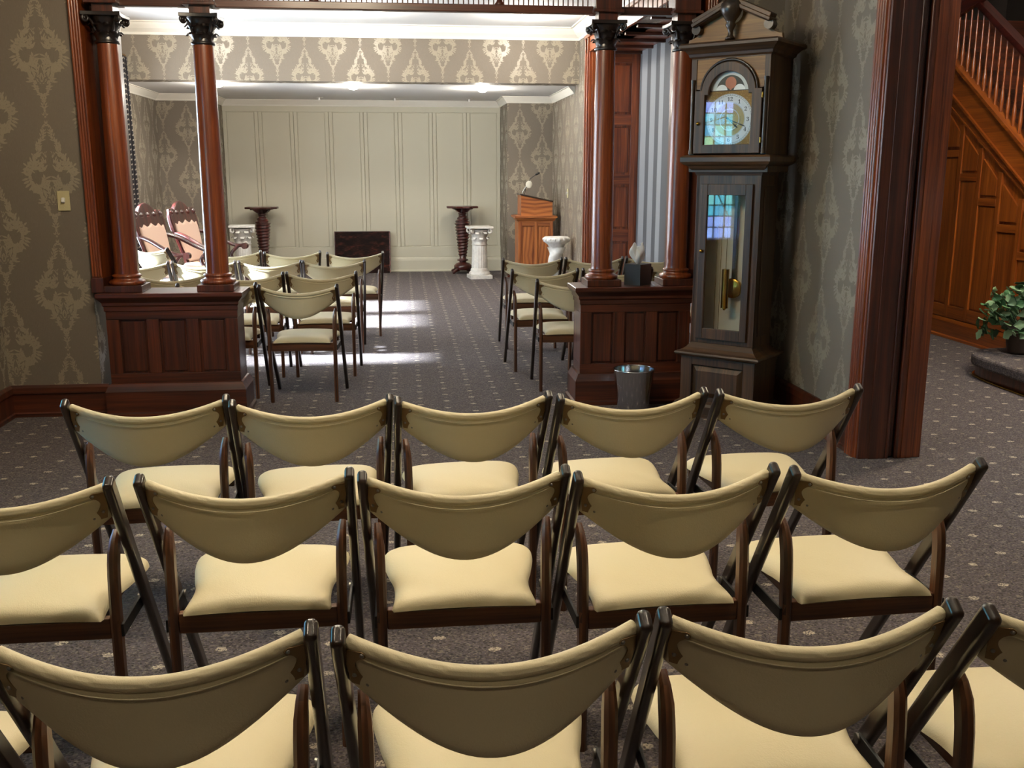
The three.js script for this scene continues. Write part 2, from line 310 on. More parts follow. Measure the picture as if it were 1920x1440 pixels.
// crowns
const crownP = (y, h = 0.1, d = 0.1) => [[0, y - h], [0.012, y - h], [0.018, y - h * 0.8], [d * 0.45, y - h * 0.55], [d * 0.75, y - h * 0.22], [d * 0.82, y - h * 0.12], [d, y - h * 0.1], [d, y], [0, y]];
struct('trim_1', mould(crownP(CH, 0.14, 0.13), [[2.15, -6.5], [-3.3, -6.5], [-3.3, -12.1], [2.15, -12.1]], { closed: true }), M.crown, { grain: 'x' });
struct('trim_2', mould(crownP(AH, 0.09, 0.08), [[-3.3, -12.4], [-3.3, -14.2], [-2.6, -14.2], [-2.6, -15.2], [1.5, -15.2], [1.5, -14.2], [2.15, -14.2], [2.15, -12.4]]), M.crown, { grain: 'x' });
// skirtings: near room, dark cherry
const skirtP = [[0, 0], [0.03, 0], [0.03, 0.022], [0.022, 0.03], [0.022, 0.145], [0.03, 0.15], [0.026, 0.185], [0.012, 0.2], [0, 0.2]];
struct('baseboard_left', mould(skirtP, [[-2.46, 2.5], [-2.46, -6.25], [-1.86, -6.25]]), M.cherryDark, { grain: 'x' });
struct('baseboard_right', mould(skirtP, [[2.02, -6.25], [2.41, -6.25], [2.41, -4.93]]), M.cherryDark, { grain: 'x' });
struct('baseboard_right_rear', mould(skirtP, [[2.41, -2.07], [2.41, 2.5], [-2.46, 2.5]]), M.cherryDark, { grain: 'x' });
struct('baseboard_far_left', mould(skirtP, [[-3.3, -6.5], [-3.3, -14.2], [-2.6, -14.2]]), M.cherryDark, { grain: 'x' });
struct('baseboard_far_right', mould(skirtP, [[1.5, -14.2], [2.15, -14.2], [2.15, -11.45]]), M.cherryDark, { grain: 'x' });

// right doorway: deep pocket-door jamb with fluted casing
{
  const d = structGroup('trim_3');
  const z1 = -4.8, z0 = -2.2, x0 = 2.41, x1 = 2.71, T = 2.75;
  const fl = (s, zc) => { // reeded casing on the room side, s: which way it lies from the opening
    const g = [bx(x0 - 0.03, x0, 0, T + 0.12, zc, zc + s * 0.13, 0.004)];
    for (let i = 0; i < 4; i++) g.push(new THREE.CylinderGeometry(0.012, 0.012, T + 0.1, 10).translate(x0 - 0.03, (T + 0.1) / 2, zc + s * (0.03 + i * 0.026)));
    return g;
  };
  mk('casing', fl(-1, z1), M.cherry, d); mk('casing', fl(1, z0), M.cherry, d);
  mk('casing_head', bx(x0 - 0.035, x0, T, T + 0.14, z1 - 0.14, z0 + 0.14, 0.006), M.cherry, d, { grain: 'z' });
  for (const [z, s] of [[z1, 1], [z0, -1]]) {
    mk('jamb_board', [bx(x0 - 0.025, x0 + 0.125, 0, T, z, z + s * 0.02, 0.004), bx(x0 + 0.03, x0 + 0.125, 0, T, z + s * 0.02, z + s * 0.026, 0.003)], M.cherryDark, d);
    mk('jamb_bead', [bx(x0 + 0.125, x0 + 0.14, 0, T, z, z + s * 0.035, 0.006)], M.cherryDark, d);
    mk('pocket_slot', bx(x0 + 0.14, x0 + 0.175, 0, T, z, z + s * 0.004), M.black, d);
    mk('pocket_door_edge', bx(x0 + 0.15, x0 + 0.168, 0.01, T, z, z + s * 0.012, 0.003), M.cherryDark, d);
    mk('jamb_bead', [bx(x0 + 0.175, x0 + 0.19, 0, T, z, z + s * 0.035, 0.006)], M.cherryDark, d);
    mk('jamb_board', [bx(x0 + 0.19, x1 + 0.025, 0, T, z, z + s * 0.02, 0.004), bx(x0 + 0.215, x1 - 0.03, 0, T, z + s * 0.02, z + s * 0.026, 0.003)], M.cherry, d);
    mk('casing', bx(x1, x1 + 0.03, 0, T + 0.12, z - s * 0.13, z, 0.005), M.cherry, d);
  }
  mk('jamb_head', bx(x0, x1, T - 0.02, T, z1, z0), M.cherryDark, d, { grain: 'z' });
}

// wood-lined niche in the far room's right wall: casing, panelled jamb and boarded soffit
{
  const d = structGroup('trim_4'), zf = -11.3, T = 2.82, x0 = 2.15, x1 = 2.7;
  for (const [z, s] of [[zf, -1], [-7.0, 1]]) mk('casing', [bx(x0 - 0.03, x0, 0, T + 0.16, z, z + s * 0.22, 0.005), bx(x0 - 0.05, x0, 0, T + 0.16, z + s * 0.02, z + s * 0.05, 0.008), bx(x0 - 0.045, x0, 0, T + 0.16, z + s * 0.19, z + s * 0.22, 0.008)], M.cherry, d);
  mk('casing_head', [bx(x0 - 0.03, x0, T, T + 0.19, zf - 0.22, -6.78, 0.005), bx(x0 - 0.05, x0, T + 0.15, T + 0.19, zf - 0.22, -6.78, 0.006)], M.cherry, d, { grain: 'z' });
  for (const [z, s] of [[zf, 1], [-7.0, -1]]) {
    mk('jamb_backing', bx(x0, x1, 0, T, z - s * 0.15, z), M.cherry, d);
    mk('jamb_stile', bx(x0, x0 + 0.09, 0, T, z, z + s * 0.022, 0.003), M.cherry, d); mk('jamb_stile', bx(x1 - 0.09, x1, 0, T, z, z + s * 0.022, 0.003), M.cherry, d);
    for (const [a, b] of [[2.7, T], [2.02, 2.14], [1.36, 1.47], [0.71, 0.85], [0, 0.22]]) mk('jamb_rail', bx(x0 + 0.09, x1 - 0.09, a, b, z, z + s * 0.022, 0.003), M.cherry, d, { grain: 'x' });
    for (const [a, b] of [[2.14, 2.7], [1.47, 2.02], [0.85, 1.36], [0.22, 0.71]]) mk('panel', bx(x0 + 0.115, x1 - 0.115, a + 0.025, b - 0.025, z, z + s * 0.014, 0.01), M.cherry, d);
  }
  mk('soffit', bx(x0, x1, T, T + 0.13, -11.3, -7.0), M.cherry, d, { grain: 'x' });
  for (let i = 0; i < 9; i++) mk('soffit_batten', bx(x0 + 0.02, x1, T - 0.03, T, -11.25 + i * 0.5, -11.2 + i * 0.5, 0.004), M.cherryDark, d, { grain: 'x' });
}

// leaded colour windows on the near room's left wall (mirrored by the clock's glass)
LWIN.forEach(([a, b, y0, y1], k) => {
  const w = structGroup('window_' + (k + 1)), x = -2.56;
  mk('window_frame', [bx(-2.47, -2.43, y0 - 0.1, y1 + 0.1, a - 0.065, a, 0.004), bx(-2.47, -2.43, y0 - 0.1, y1 + 0.1, b, b + 0.065, 0.004), bx(-2.47, -2.43, y1, y1 + 0.1, a, b, 0.004), bx(-2.47, -2.41, y0 - 0.1, y0, a, b, 0.004)], M.cherryDark, w);
  const cols = 8, rows = 12, tint = [[0.26, 0.53, 0.57], [0.3, 0.58, 0.61], [0.24, 0.48, 0.56], [0.35, 0.58, 0.54], [0.48, 0.62, 0.46]], lav = [[0.42, 0.48, 0.68], [0.46, 0.53, 0.72]];
  const mats = [...tint, ...lav].map((c) => phy({ color: new THREE.Color().setRGB(...c), transmission: 1, thickness: 0, roughness: 0.08, ior: 1.5 }));
  const dz = (b - a) / cols, dy = (y1 - y0) / rows;
  for (let i = 0; i < cols; i++) for (let j = 0; j < rows; j++) {
    const m = j < 2 || j === rows - 1 ? mats[5 + ((i + j) % 2)] : mats[Math.min(4, (i * 2 + j * 3 + 0) % (Math.hypot(i - 3.5, (j - 8) * 0.8) < 2.2 ? 5 : 4))];
    mk('pane', bx(x - 0.003, x + 0.003, y0 + j * dy + 0.006, y0 + (j + 1) * dy - 0.006, a + i * dz + 0.006, a + (i + 1) * dz - 0.006), m, w);
  }
  const cg = [];
  for (let i = 0; i <= cols; i++) cg.push(bx(x - 0.008, x + 0.008, y0, y1, a + i * dz - 0.006, a + i * dz + 0.006));
  for (let j = 0; j <= rows; j++) cg.push(bx(x - 0.008, x + 0.008, y0 + j * dy - 0.006, y0 + j * dy + 0.006, a, b));
  mk('lead_came', cg, M.black, w);
  const zc = (a + b) / 2;
  mk('lead_scroll', [tube([[x, y0 + 0.25, a + 0.08], [x, y0 + 0.75, zc - 0.1], [x, y1 - 0.3, zc], [x, y1 - 0.15, b - 0.12]], 0.007, 30, 6), tube([[x, y0 + 0.25, b - 0.08], [x, y0 + 0.75, zc + 0.1], [x, y1 - 0.35, zc - 0.15], [x, y1 - 0.15, a + 0.12]], 0.007, 30, 6), new THREE.TorusGeometry(0.2, 0.007, 6, 32).rotateY(Math.PI / 2).translate(x, (y0 + y1) / 2 + 0.1, zc)], M.black, w);
});
// windows of the far room
FWIN.forEach(([a, b, y0, y1], k) => {
  const w = structGroup('window_' + (k + 3)), m = (a + b) / 2, ym = (y0 + y1) / 2;
  mk('window_frame', [bx(-3.32, -3.27, y0 - 0.1, y1 + 0.1, a - 0.09, a, 0.005), bx(-3.32, -3.27, y0 - 0.1, y1 + 0.1, b, b + 0.09, 0.005), bx(-3.32, -3.27, y1, y1 + 0.1, a, b, 0.005), bx(-3.32, -3.23, y0 - 0.06, y0, a - 0.1, b + 0.1, 0.005)], M.cherry, w);
  mk('sash', [bx(-3.44, -3.4, y0, y1, a, a + 0.04), bx(-3.44, -3.4, y0, y1, b - 0.04, b), bx(-3.44, -3.4, y0, y0 + 0.05, a, b), bx(-3.44, -3.4, y1 - 0.04, y1, a, b), bx(-3.44, -3.4, ym - 0.02, ym + 0.02, a, b)], M.cherry, w);
  mk('pane', bx(-3.424, -3.418, y0 + 0.05, ym - 0.02, a + 0.04, b - 0.04), M.glass, w);
  mk('pane', bx(-3.424, -3.418, ym + 0.02, y1 - 0.04, a + 0.04, b - 0.04), M.glass, w);
});
// dark figured curtains beside the far-room windows
function curtain(z, width, label) {
  const pos = [], nx = 40, ny = 6, g = new THREE.PlaneGeometry(1, 1, nx, ny), p = g.attributes.position;
  for (let i = 0; i < p.count; i++) { const u = p.getX(i) + 0.5, v = p.getY(i) + 0.5; p.setXYZ(i, -3.11 + 0.035 * Math.sin(u * 34) + 0.01 * Math.sin(u * 13 + v * 3), 0.03 + v * 2.75, z + u * width * (1 - 0.12 * Math.sin(v * Math.PI))); }
  g.computeVertexNormals();
  const o = thing('curtain', label, 'curtain', [0, 0, 0]); o.userData.group = 'curtains of the far room';
  mk('drape', g, M.curtain, o);
  const rod = [new THREE.CylinderGeometry(0.012, 0.012, width + 0.12, 10).rotateX(Math.PI / 2).translate(-3.11, 2.8, z + width / 2)];
  mk('rod', rod, M.bronze, o); for (const e of [-0.06, width + 0.06]) mk('finial', new THREE.SphereGeometry(0.022, 10, 8).translate(-3.11, 2.8, z + e), M.bronze, o);
  for (const e of [0, width]) mk('rod_bracket', bx(-3.3, -3.11, 2.79, 2.81, z + e - 0.01, z + e + 0.01), M.bronze, o);
}
curtain(-12.07, 0.46, 'dark figured curtain by the alcove, seen beside the left half column');
curtain(-7.6, 0.26, 'dark figured curtain of the far room hidden behind the left pilaster');

// ------------------------------------------------------------------ lamps of the place
function downlight(x, y, z, r, I, color, label, group, mat, drop = 0.09) {
  const o = thing('downlight', label, 'ceiling light', [x, y, z], 0, group);
  mk('trim_ring', lathe([[r, 0], [r * 1.28, 0], [r * 1.28, -0.006], [r * 1.1, -0.014], [r, -0.01], [r, 0]], 28), M.white, o);
  mk('lens', lathe([[0, -0.05], [r * 0.55, -0.044], [r * 0.88, -0.026], [r, 0]], 24), mat, o);
  const l = new THREE.PointLight(color, I); l.position.set(0, -drop, 0); l.castShadow = true; l.shadow.radius = 2.5; o.add(l);
  return o;
}
[[-2.172, -12.5], [-0.569, -12.66], [1.043, -12.87]].forEach(([x, z], i) => downlight(x, AH, z, 0.075, I_ALCOVE, NEUTRAL, ['glowing alcove downlight beside the full left column', 'glowing alcove downlight above the middle of the cream partition', 'glowing alcove downlight nearest the oak lectern'][i], 'alcove downlights', M.lampOn));
[[-2.25, -10.75], [-0.447, -10.88], [1.419, -11.02]].forEach(([x, z], i) => downlight(x, CH, z, 0.095, I_TRAY, NEUTRAL, ['glowing downlight of the high ceiling over the left column', 'glowing downlight in the middle of the high ceiling', 'glowing downlight of the high ceiling near the right crown corner'][i], 'high ceiling downlights', M.lampOn, 0.14));
{ // chandelier of the near room, above the frame: five bulbs
  const o = thing('chandelier', 'five-armed bronze chandelier with warm bulbs over the near chairs', 'chandelier', [-0.55, 0, -3.95]);
  mk('stem', [lathe([[0.012, CH - 0.02], [0.012, 2.95], [0.03, 2.92], [0.045, 2.86], [0.03, 2.8], [0.015, 2.76], [0.025, 2.72], [0, 2.7]], 16)], M.bronze, o);
  mk('canopy', lathe([[0.012, CH - 0.05], [0.05, CH - 0.03], [0.065, CH], [0, CH]], 20), M.bronze, o);
  for (let i = 0; i < 5; i++) {
    const a = (i / 5) * Math.PI * 2 + 0.3, cx = Math.cos(a), sz = Math.sin(a);
    mk('arm', tube([[0.03 * cx, 2.86, 0.03 * sz], [0.14 * cx, 2.78, 0.14 * sz], [0.27 * cx, 2.77, 0.27 * sz], [0.31 * cx, 2.84, 0.31 * sz]], 0.008, 18, 8), M.bronze, o);
    mk('candle_cup', lathe([[0, 2.83], [0.02, 2.84], [0.028, 2.86], [0.014, 2.862], [0.014, 2.9], [0, 2.9]], 14).translate(0.31 * cx, 0, 0.31 * sz), M.bronze, o);
    mk('bulb', lathe([[0.012, 2.9], [0.026, 2.93], [0.03, 2.955], [0.022, 2.98], [0, 3.0]], 16).translate(0.31 * cx, 0, 0.31 * sz), M.lampWarm, o);
    const l = new THREE.PointLight(WARM, I_NEAR); l.position.set(0.31 * cx, 2.95, 0.31 * sz); l.castShadow = true; l.shadow.radius = 2; o.add(l);
  }
}
function spotlight(x, z, label) { // recessed can with a downward cone
  const o = downlight(x, CH, z, 0.08, 0, WARM, label, 'near room downlights', M.lampWarm); o.remove(o.children[o.children.length - 1]);
  const l = new THREE.SpotLight(WARM, I_SPOT, 0, 43 * D2R, 0.75); l.position.set(0, -0.05, 0); l.target.position.set(0, -3, 0); l.castShadow = true; l.shadow.radius = 1.6; o.add(l, l.target);
}
[[-0.75, -3.2, 'front left'], [0.85, -3.2, 'front right'], [0.05, -1.95, 'middle'], [-1.3, -1.5, 'left'], [1.4, -1.6, 'right'], [-0.5, 0.15, 'rear left'], [0.7, 0.15, 'rear right']].forEach(([x, z, w]) => spotlight(x, z, `warm ${w} downlight above the chairs of the near room`));
{ // hall lantern
  const o = thing('hall_lantern', 'warm glowing lantern hanging in the stair hall', 'lamp', [4.1, 0, -5.6]);
  mk('rod', new THREE.CylinderGeometry(0.008, 0.008, 0.5, 8).translate(0, 3.35, 0), M.bronze, o);
  mk('canopy', lathe([[0, 3.6], [0.06, 3.6], [0.05, 3.57], [0, 3.56]], 16), M.bronze, o);
  mk('globe', new THREE.SphereGeometry(0.09, 20, 14).translate(0, 3.02, 0), M.lampWarm, o);
  const l = new THREE.PointLight(WARM, I_HALL); l.position.set(0, 3.02, 0); l.castShadow = true; l.shadow.radius = 4; o.add(l);
}
[[-1.143, -14.65], [-0.076, -14.63], [0.999, -14.72]].forEach(([x, z], i) => {
  const o = thing('sprinkler', ['small white ceiling sprinkler left of the middle one', 'small white ceiling sprinkler at the middle of the alcove', 'small white ceiling sprinkler nearest the lectern corner'][i], 'sprinkler', [x, AH, z], 0, 'alcove sprinklers');
  mk('plate', lathe([[0, -0.008], [0.05, -0.006], [0.055, 0], [0, 0]], 20), M.white, o); mk('head', lathe([[0, -0.045], [0.025, -0.042], [0.012, -0.02], [0.012, 0]], 12), M.white, o);
});
// wall switches
function wallSwitch(pos, turn, label) {
  const o = thing('light_switch', label, 'light switch', pos, turn);
  mk('plate', new RoundedBoxGeometry(0.072, 0.118, 0.008, 2, 0.003).translate(0, 0, 0.004), M.ivory, o);
  mk('toggle', new RoundedBoxGeometry(0.02, 0.03, 0.018, 2, 0.004).rotateX(-0.4).translate(0, 0.004, 0.013), M.white, o);
  for (const s of [-1, 1]) mk('screw', new THREE.CylinderGeometry(0.003, 0.003, 0.003, 8).rotateX(Math.PI / 2).translate(0, s * 0.04, 0.0085), M.ivory, o);
}
wallSwitch([-2.03, 1.33, -6.25], 0, 'ivory toggle switch on the damask wall beside the left pilaster');
wallSwitch([2.15, 1.23, -12.82], -Math.PI / 2, 'small pale switch plate on the far damask wall above the lectern');

// ------------------------------------------------------------------ arcade: pedestals, columns, pilasters, spindle screen
function pedestal(x0, x1, label) {
  const z1 = -6.19, z0 = -6.44, H = 0.775, o = thing('column_pedestal', label, 'pedestal', [(x0 + x1) / 2, 0, (z0 + z1) / 2], 0, 'panelled column pedestals');
  const a = -(x1 - x0) / 2, b = -a, c = -(z1 - z0) / 2, d = -c, path = rect(a, b, c, d);
  mk('core', bx(a + 0.02, b - 0.02, 0.1, H - 0.03, c + 0.02, d - 0.02), M.cherryDark, o);
  mk('cap', [mould([[0, 0.66], [0.006, 0.665], [0.006, 0.69], [0.014, 0.7], [0.014, 0.715], [0.03, 0.735], [0.038, 0.745], [0.042, 0.752], [0.042, 0.772], [0.036, H], [0, H]], path, { closed: true }), bx(a, b, H - 0.03, H, c, d)], M.cherryDark, o, { grain: 'x' });
  mk('base', [mould([[0, 0], [0.045, 0], [0.045, 0.02], [0.032, 0.03], [0.032, 0.16], [0.03, 0.165], [0.012, 0.205], [0, 0.21]], path, { closed: true })], M.cherryDark, o, { grain: 'x' });
  const side = (p, q, put) => { // frame and panels of one face, laid out along p..q at depth put(u, y, out)
    const n = q - p > 0.6 ? 3 : 2, W = q - p, st = 0.075, pw = (W - st * (n + 1)) / n;
    const F = (u0, u1, y0, y1, e, r, name, m, g) => mk(name, put(u0, u1, y0, y1, e, r), m, o, { grain: g });
    F(p, q, 0.2, 0.27, 0.02, 0.003, 'rail', M.cherryDark, 'x'); F(p, q, 0.61, 0.67, 0.02, 0.003, 'rail', M.cherryDark, 'x');
    for (let i = 0; i <= n; i++) F(p + i * (pw + st), p + i * (pw + st) + st, 0.27, 0.61, 0.02, 0.003, 'stile', M.cherryDark, 'y');
    for (let i = 0; i < n; i++) F(p + st + i * (pw + st) + 0.012, p + (i + 1) * (pw + st) - 0.012, 0.282, 0.598, 0.009, 0.006, 'panel', M.cherryDark, 'y');
  };
  side(a, b, (u0, u1, y0, y1, e, r) => bx(u0, u1, y0, y1, d - 0.02, d - 0.02 + e, r));
  side(a, b, (u0, u1, y0, y1, e, r) => bx(u0, u1, y0, y1, c + 0.02, c + 0.02 - e, r));
  side(c + 0.02, d - 0.02, (u0, u1, y0, y1, e, r) => bx(b - 0.02, b - 0.02 + e, y0, y1, u0, u1, r));
  side(c + 0.02, d - 0.02, (u0, u1, y0, y1, e, r) => bx(a + 0.02, a + 0.02 - e, y0, y1, u0, u1, r));
  return o;
}
pedestal(-1.83, -1.04, 'panelled cherry wood pedestal carrying the two left columns');
pedestal(1.13, 1.86, 'panelled cherry wood pedestal carrying the right columns and tissue box');

function acanthus(r, y, h, w, out, n, turn) {
  const gs = [];
  for (let k = 0; k < n; k++) {
    const g = new THREE.PlaneGeometry(1, 1, 4, 7), p = g.attributes.position;
    for (let i = 0; i < p.count; i++) {
      const u = p.getX(i) * 2, t = p.getY(i) + 0.5, ww = w * (0.45 + 0.75 * Math.sin(Math.PI * (0.1 + 0.8 * t))) * (1 + 0.18 * Math.sin(t * 19));
      p.setXYZ(i, u * ww * 0.5, y + h * Math.min(t, 0.86) - (t > 0.86 ? h * (t - 0.86) * 1.6 : 0), r + out * Math.pow(t, 2.4) - 0.01 * u * u);
    }
    g.computeVertexNormals(); gs.push(g.rotateY(turn + (k / n) * Math.PI * 2));
  }
  return gs;
}
function capitalGeo(y) {
  const g = [lathe([[0.06, y - 0.012], [0.07, y - 0.008], [0.07, y + 0.004], [0.06, y + 0.01], [0.062, y + 0.07], [0.075, y + 0.12], [0.09, y + 0.142]], 24)];
  g.push(...acanthus(0.06, y + 0.004, 0.062, 0.046, 0.04, 8, 0), ...acanthus(0.062, y + 0.04, 0.075, 0.05, 0.045, 8, Math.PI / 8));
  for (let i = 0; i < 4; i++) { const a = Math.PI / 4 + (i * Math.PI) / 2; g.push(new THREE.TorusGeometry(0.017, 0.0085, 8, 16).rotateY(a + Math.PI / 2).translate(0.128 * Math.sin(a), y + 0.125, 0.128 * Math.cos(a)), new THREE.SphereGeometry(0.012, 8, 6).translate(0.132 * Math.sin(a), y + 0.125, 0.132 * Math.cos(a))); g.push(tube([[0.07 * Math.sin(a), y + 0.06, 0.07 * Math.cos(a)], [0.09 * Math.sin(a), y + 0.11, 0.09 * Math.cos(a)], [0.128 * Math.sin(a), y + 0.143, 0.128 * Math.cos(a)]], 0.008, 10, 6)); }
  const s = new THREE.Shape(), w = 0.108; s.moveTo(-w, -w);
  for (const [x, y2, cx, cy] of [[w, -w, 0, -w * 0.78], [w, w, w * 0.78, 0], [-w, w, 0, w * 0.78], [-w, -w, -w * 0.78, 0]]) s.quadraticCurveTo(cx, cy, x, y2);
  g.push(extrude(s, 0.016, 0.003).rotateX(-Math.PI / 2).translate(0, y + 0.142, 0));
  return g;
}
function column(x, label) {
  const o = thing('column', label, 'column', [x, 0.775, -6.315], 0, 'arcade columns'), Y = 0.775;
  mk('plinth', bx(-0.112, 0.112, 0, 0.042, -0.112, 0.112, 0.004), M.cherryDark, o);
  mk('base_moulding', lathe([[0.1, 0.042], [0.108, 0.05], [0.108, 0.062], [0.1, 0.07], [0.084, 0.074], [0.08, 0.085], [0.086, 0.09], [0.088, 0.098], [0.082, 0.104], [0.072, 0.108]], 36), M.cherry, o);
  mk('shaft', lathe([[0.072, 0.108], [0.0695, 0.125], [0.0685, 0.5], [0.065, 1.0], [0.06, 1.46], [0.058, 2.246 - Y]], 40), M.cherry, o);
  mk('capital', capitalGeo(2.252 - Y), M.capital, o, { uv: 'keep' });
  mk('neck_block', bx(-0.06, 0.06, 2.41 - Y, 2.47 - Y, -0.06, 0.06, 0.003), M.cherryDark, o);
  mk('impost_block', [bx(-0.082, 0.082, 2.475 - Y, 2.95 - Y, -0.082, 0.082, 0.004), bx(-0.095, 0.095, 2.46 - Y, 2.478 - Y, -0.095, 0.095, 0.004)], M.cherryDark, o);
}
column(-1.717, 'reddish wooden half-hidden column against the left pilaster');
column(-1.165, 'free-standing reddish wooden column on the left pedestal');
column(1.287, 'free-standing reddish wooden column on the right pedestal');
column(1.785, 'reddish wooden column against the right pilaster behind the clock');
function pilaster(xa, xb, s, label) { // s: side on which the column stands
  const o = thing('pilaster', label, 'pilaster', [0, 0.775, 0], 0, 'arcade pilasters'), H = 2.175;
  const L = Math.min(xa, xb), Rr = Math.max(xa, xb), w = Rr - L;
  mk('board', bx(L, Rr, 0, H, -6.5, -6.225, 0.004), M.cherry, o);
  const g = []; for (let i = 0; i < 4; i++) g.push(new THREE.CylinderGeometry(0.0095, 0.0095, H - 0.16, 10).translate(L + (w * (i + 0.6)) / 4.2, 0.1 + (H - 0.16) / 2, -6.226));
  mk('reeding', g, M.cherry, o);
  mk('plinth', bx(L - 0.006, Rr + 0.006, 0, 0.09, -6.5, -6.212, 0.004), M.cherryDark, o);
  struct(s > 0 ? 'trim_5' : 'trim_6', bx(s > 0 ? Rr : L - 0.15, s > 0 ? Rr + 0.15 : L, 0.777, 2.95, -6.5, -6.432), M.cherryDark);
}
pilaster(-1.9, -1.837, 1, 'reeded cherry wood pilaster at the left end of the arcade');
pilaster(1.906, 1.976, -1, 'reeded cherry wood pilaster partly hidden behind the clock');
{
  const secs = [[-1.636, -1.25], [-1.08, 1.2], [1.37, 1.7]];
  secs.forEach(([a, b], i) => {
    const o = thing('spindle_screen', ['short dark spindle screen between the two left columns', 'long dark spindle screen hanging across the wide middle opening', 'short dark spindle screen between the two right columns'][i], 'screen', [0, 2.455, -6.315], 0, 'arcade spindle screens');
    mk('bottom_rail', bx(a, b, 0, 0.045, -0.03, 0.03, 0.005), M.cherryDark, o, { grain: 'x' });
    mk('top_rail', bx(a, b, 0.44, 0.495, -0.03, 0.03, 0.005), M.cherryDark, o, { grain: 'x' });
    const n = Math.round((b - a) / 0.031), sg = fin(new THREE.CylinderGeometry(0.0045, 0.0045, 0.396, 6).translate(0, 0.243, 0));
    for (let k = 1; k < n; k++) { const m = new THREE.Mesh(sg, M.cherryDark); m.name = 'spindle'; m.castShadow = m.receiveShadow = true; m.position.x = a + ((b - a) * k) / n; o.add(m); }
    const g = []; if (i === 1) for (const x of [-0.5, 0.62]) mk('turned_drop', lathe([[0, -0.012], [0.02, -0.004], [0.032, 0.01], [0.02, 0.024], [0.014, 0.04], [0, 0.05]], 14).translate(x, 0.04, 0), M.cherryDark, o);
  });
}

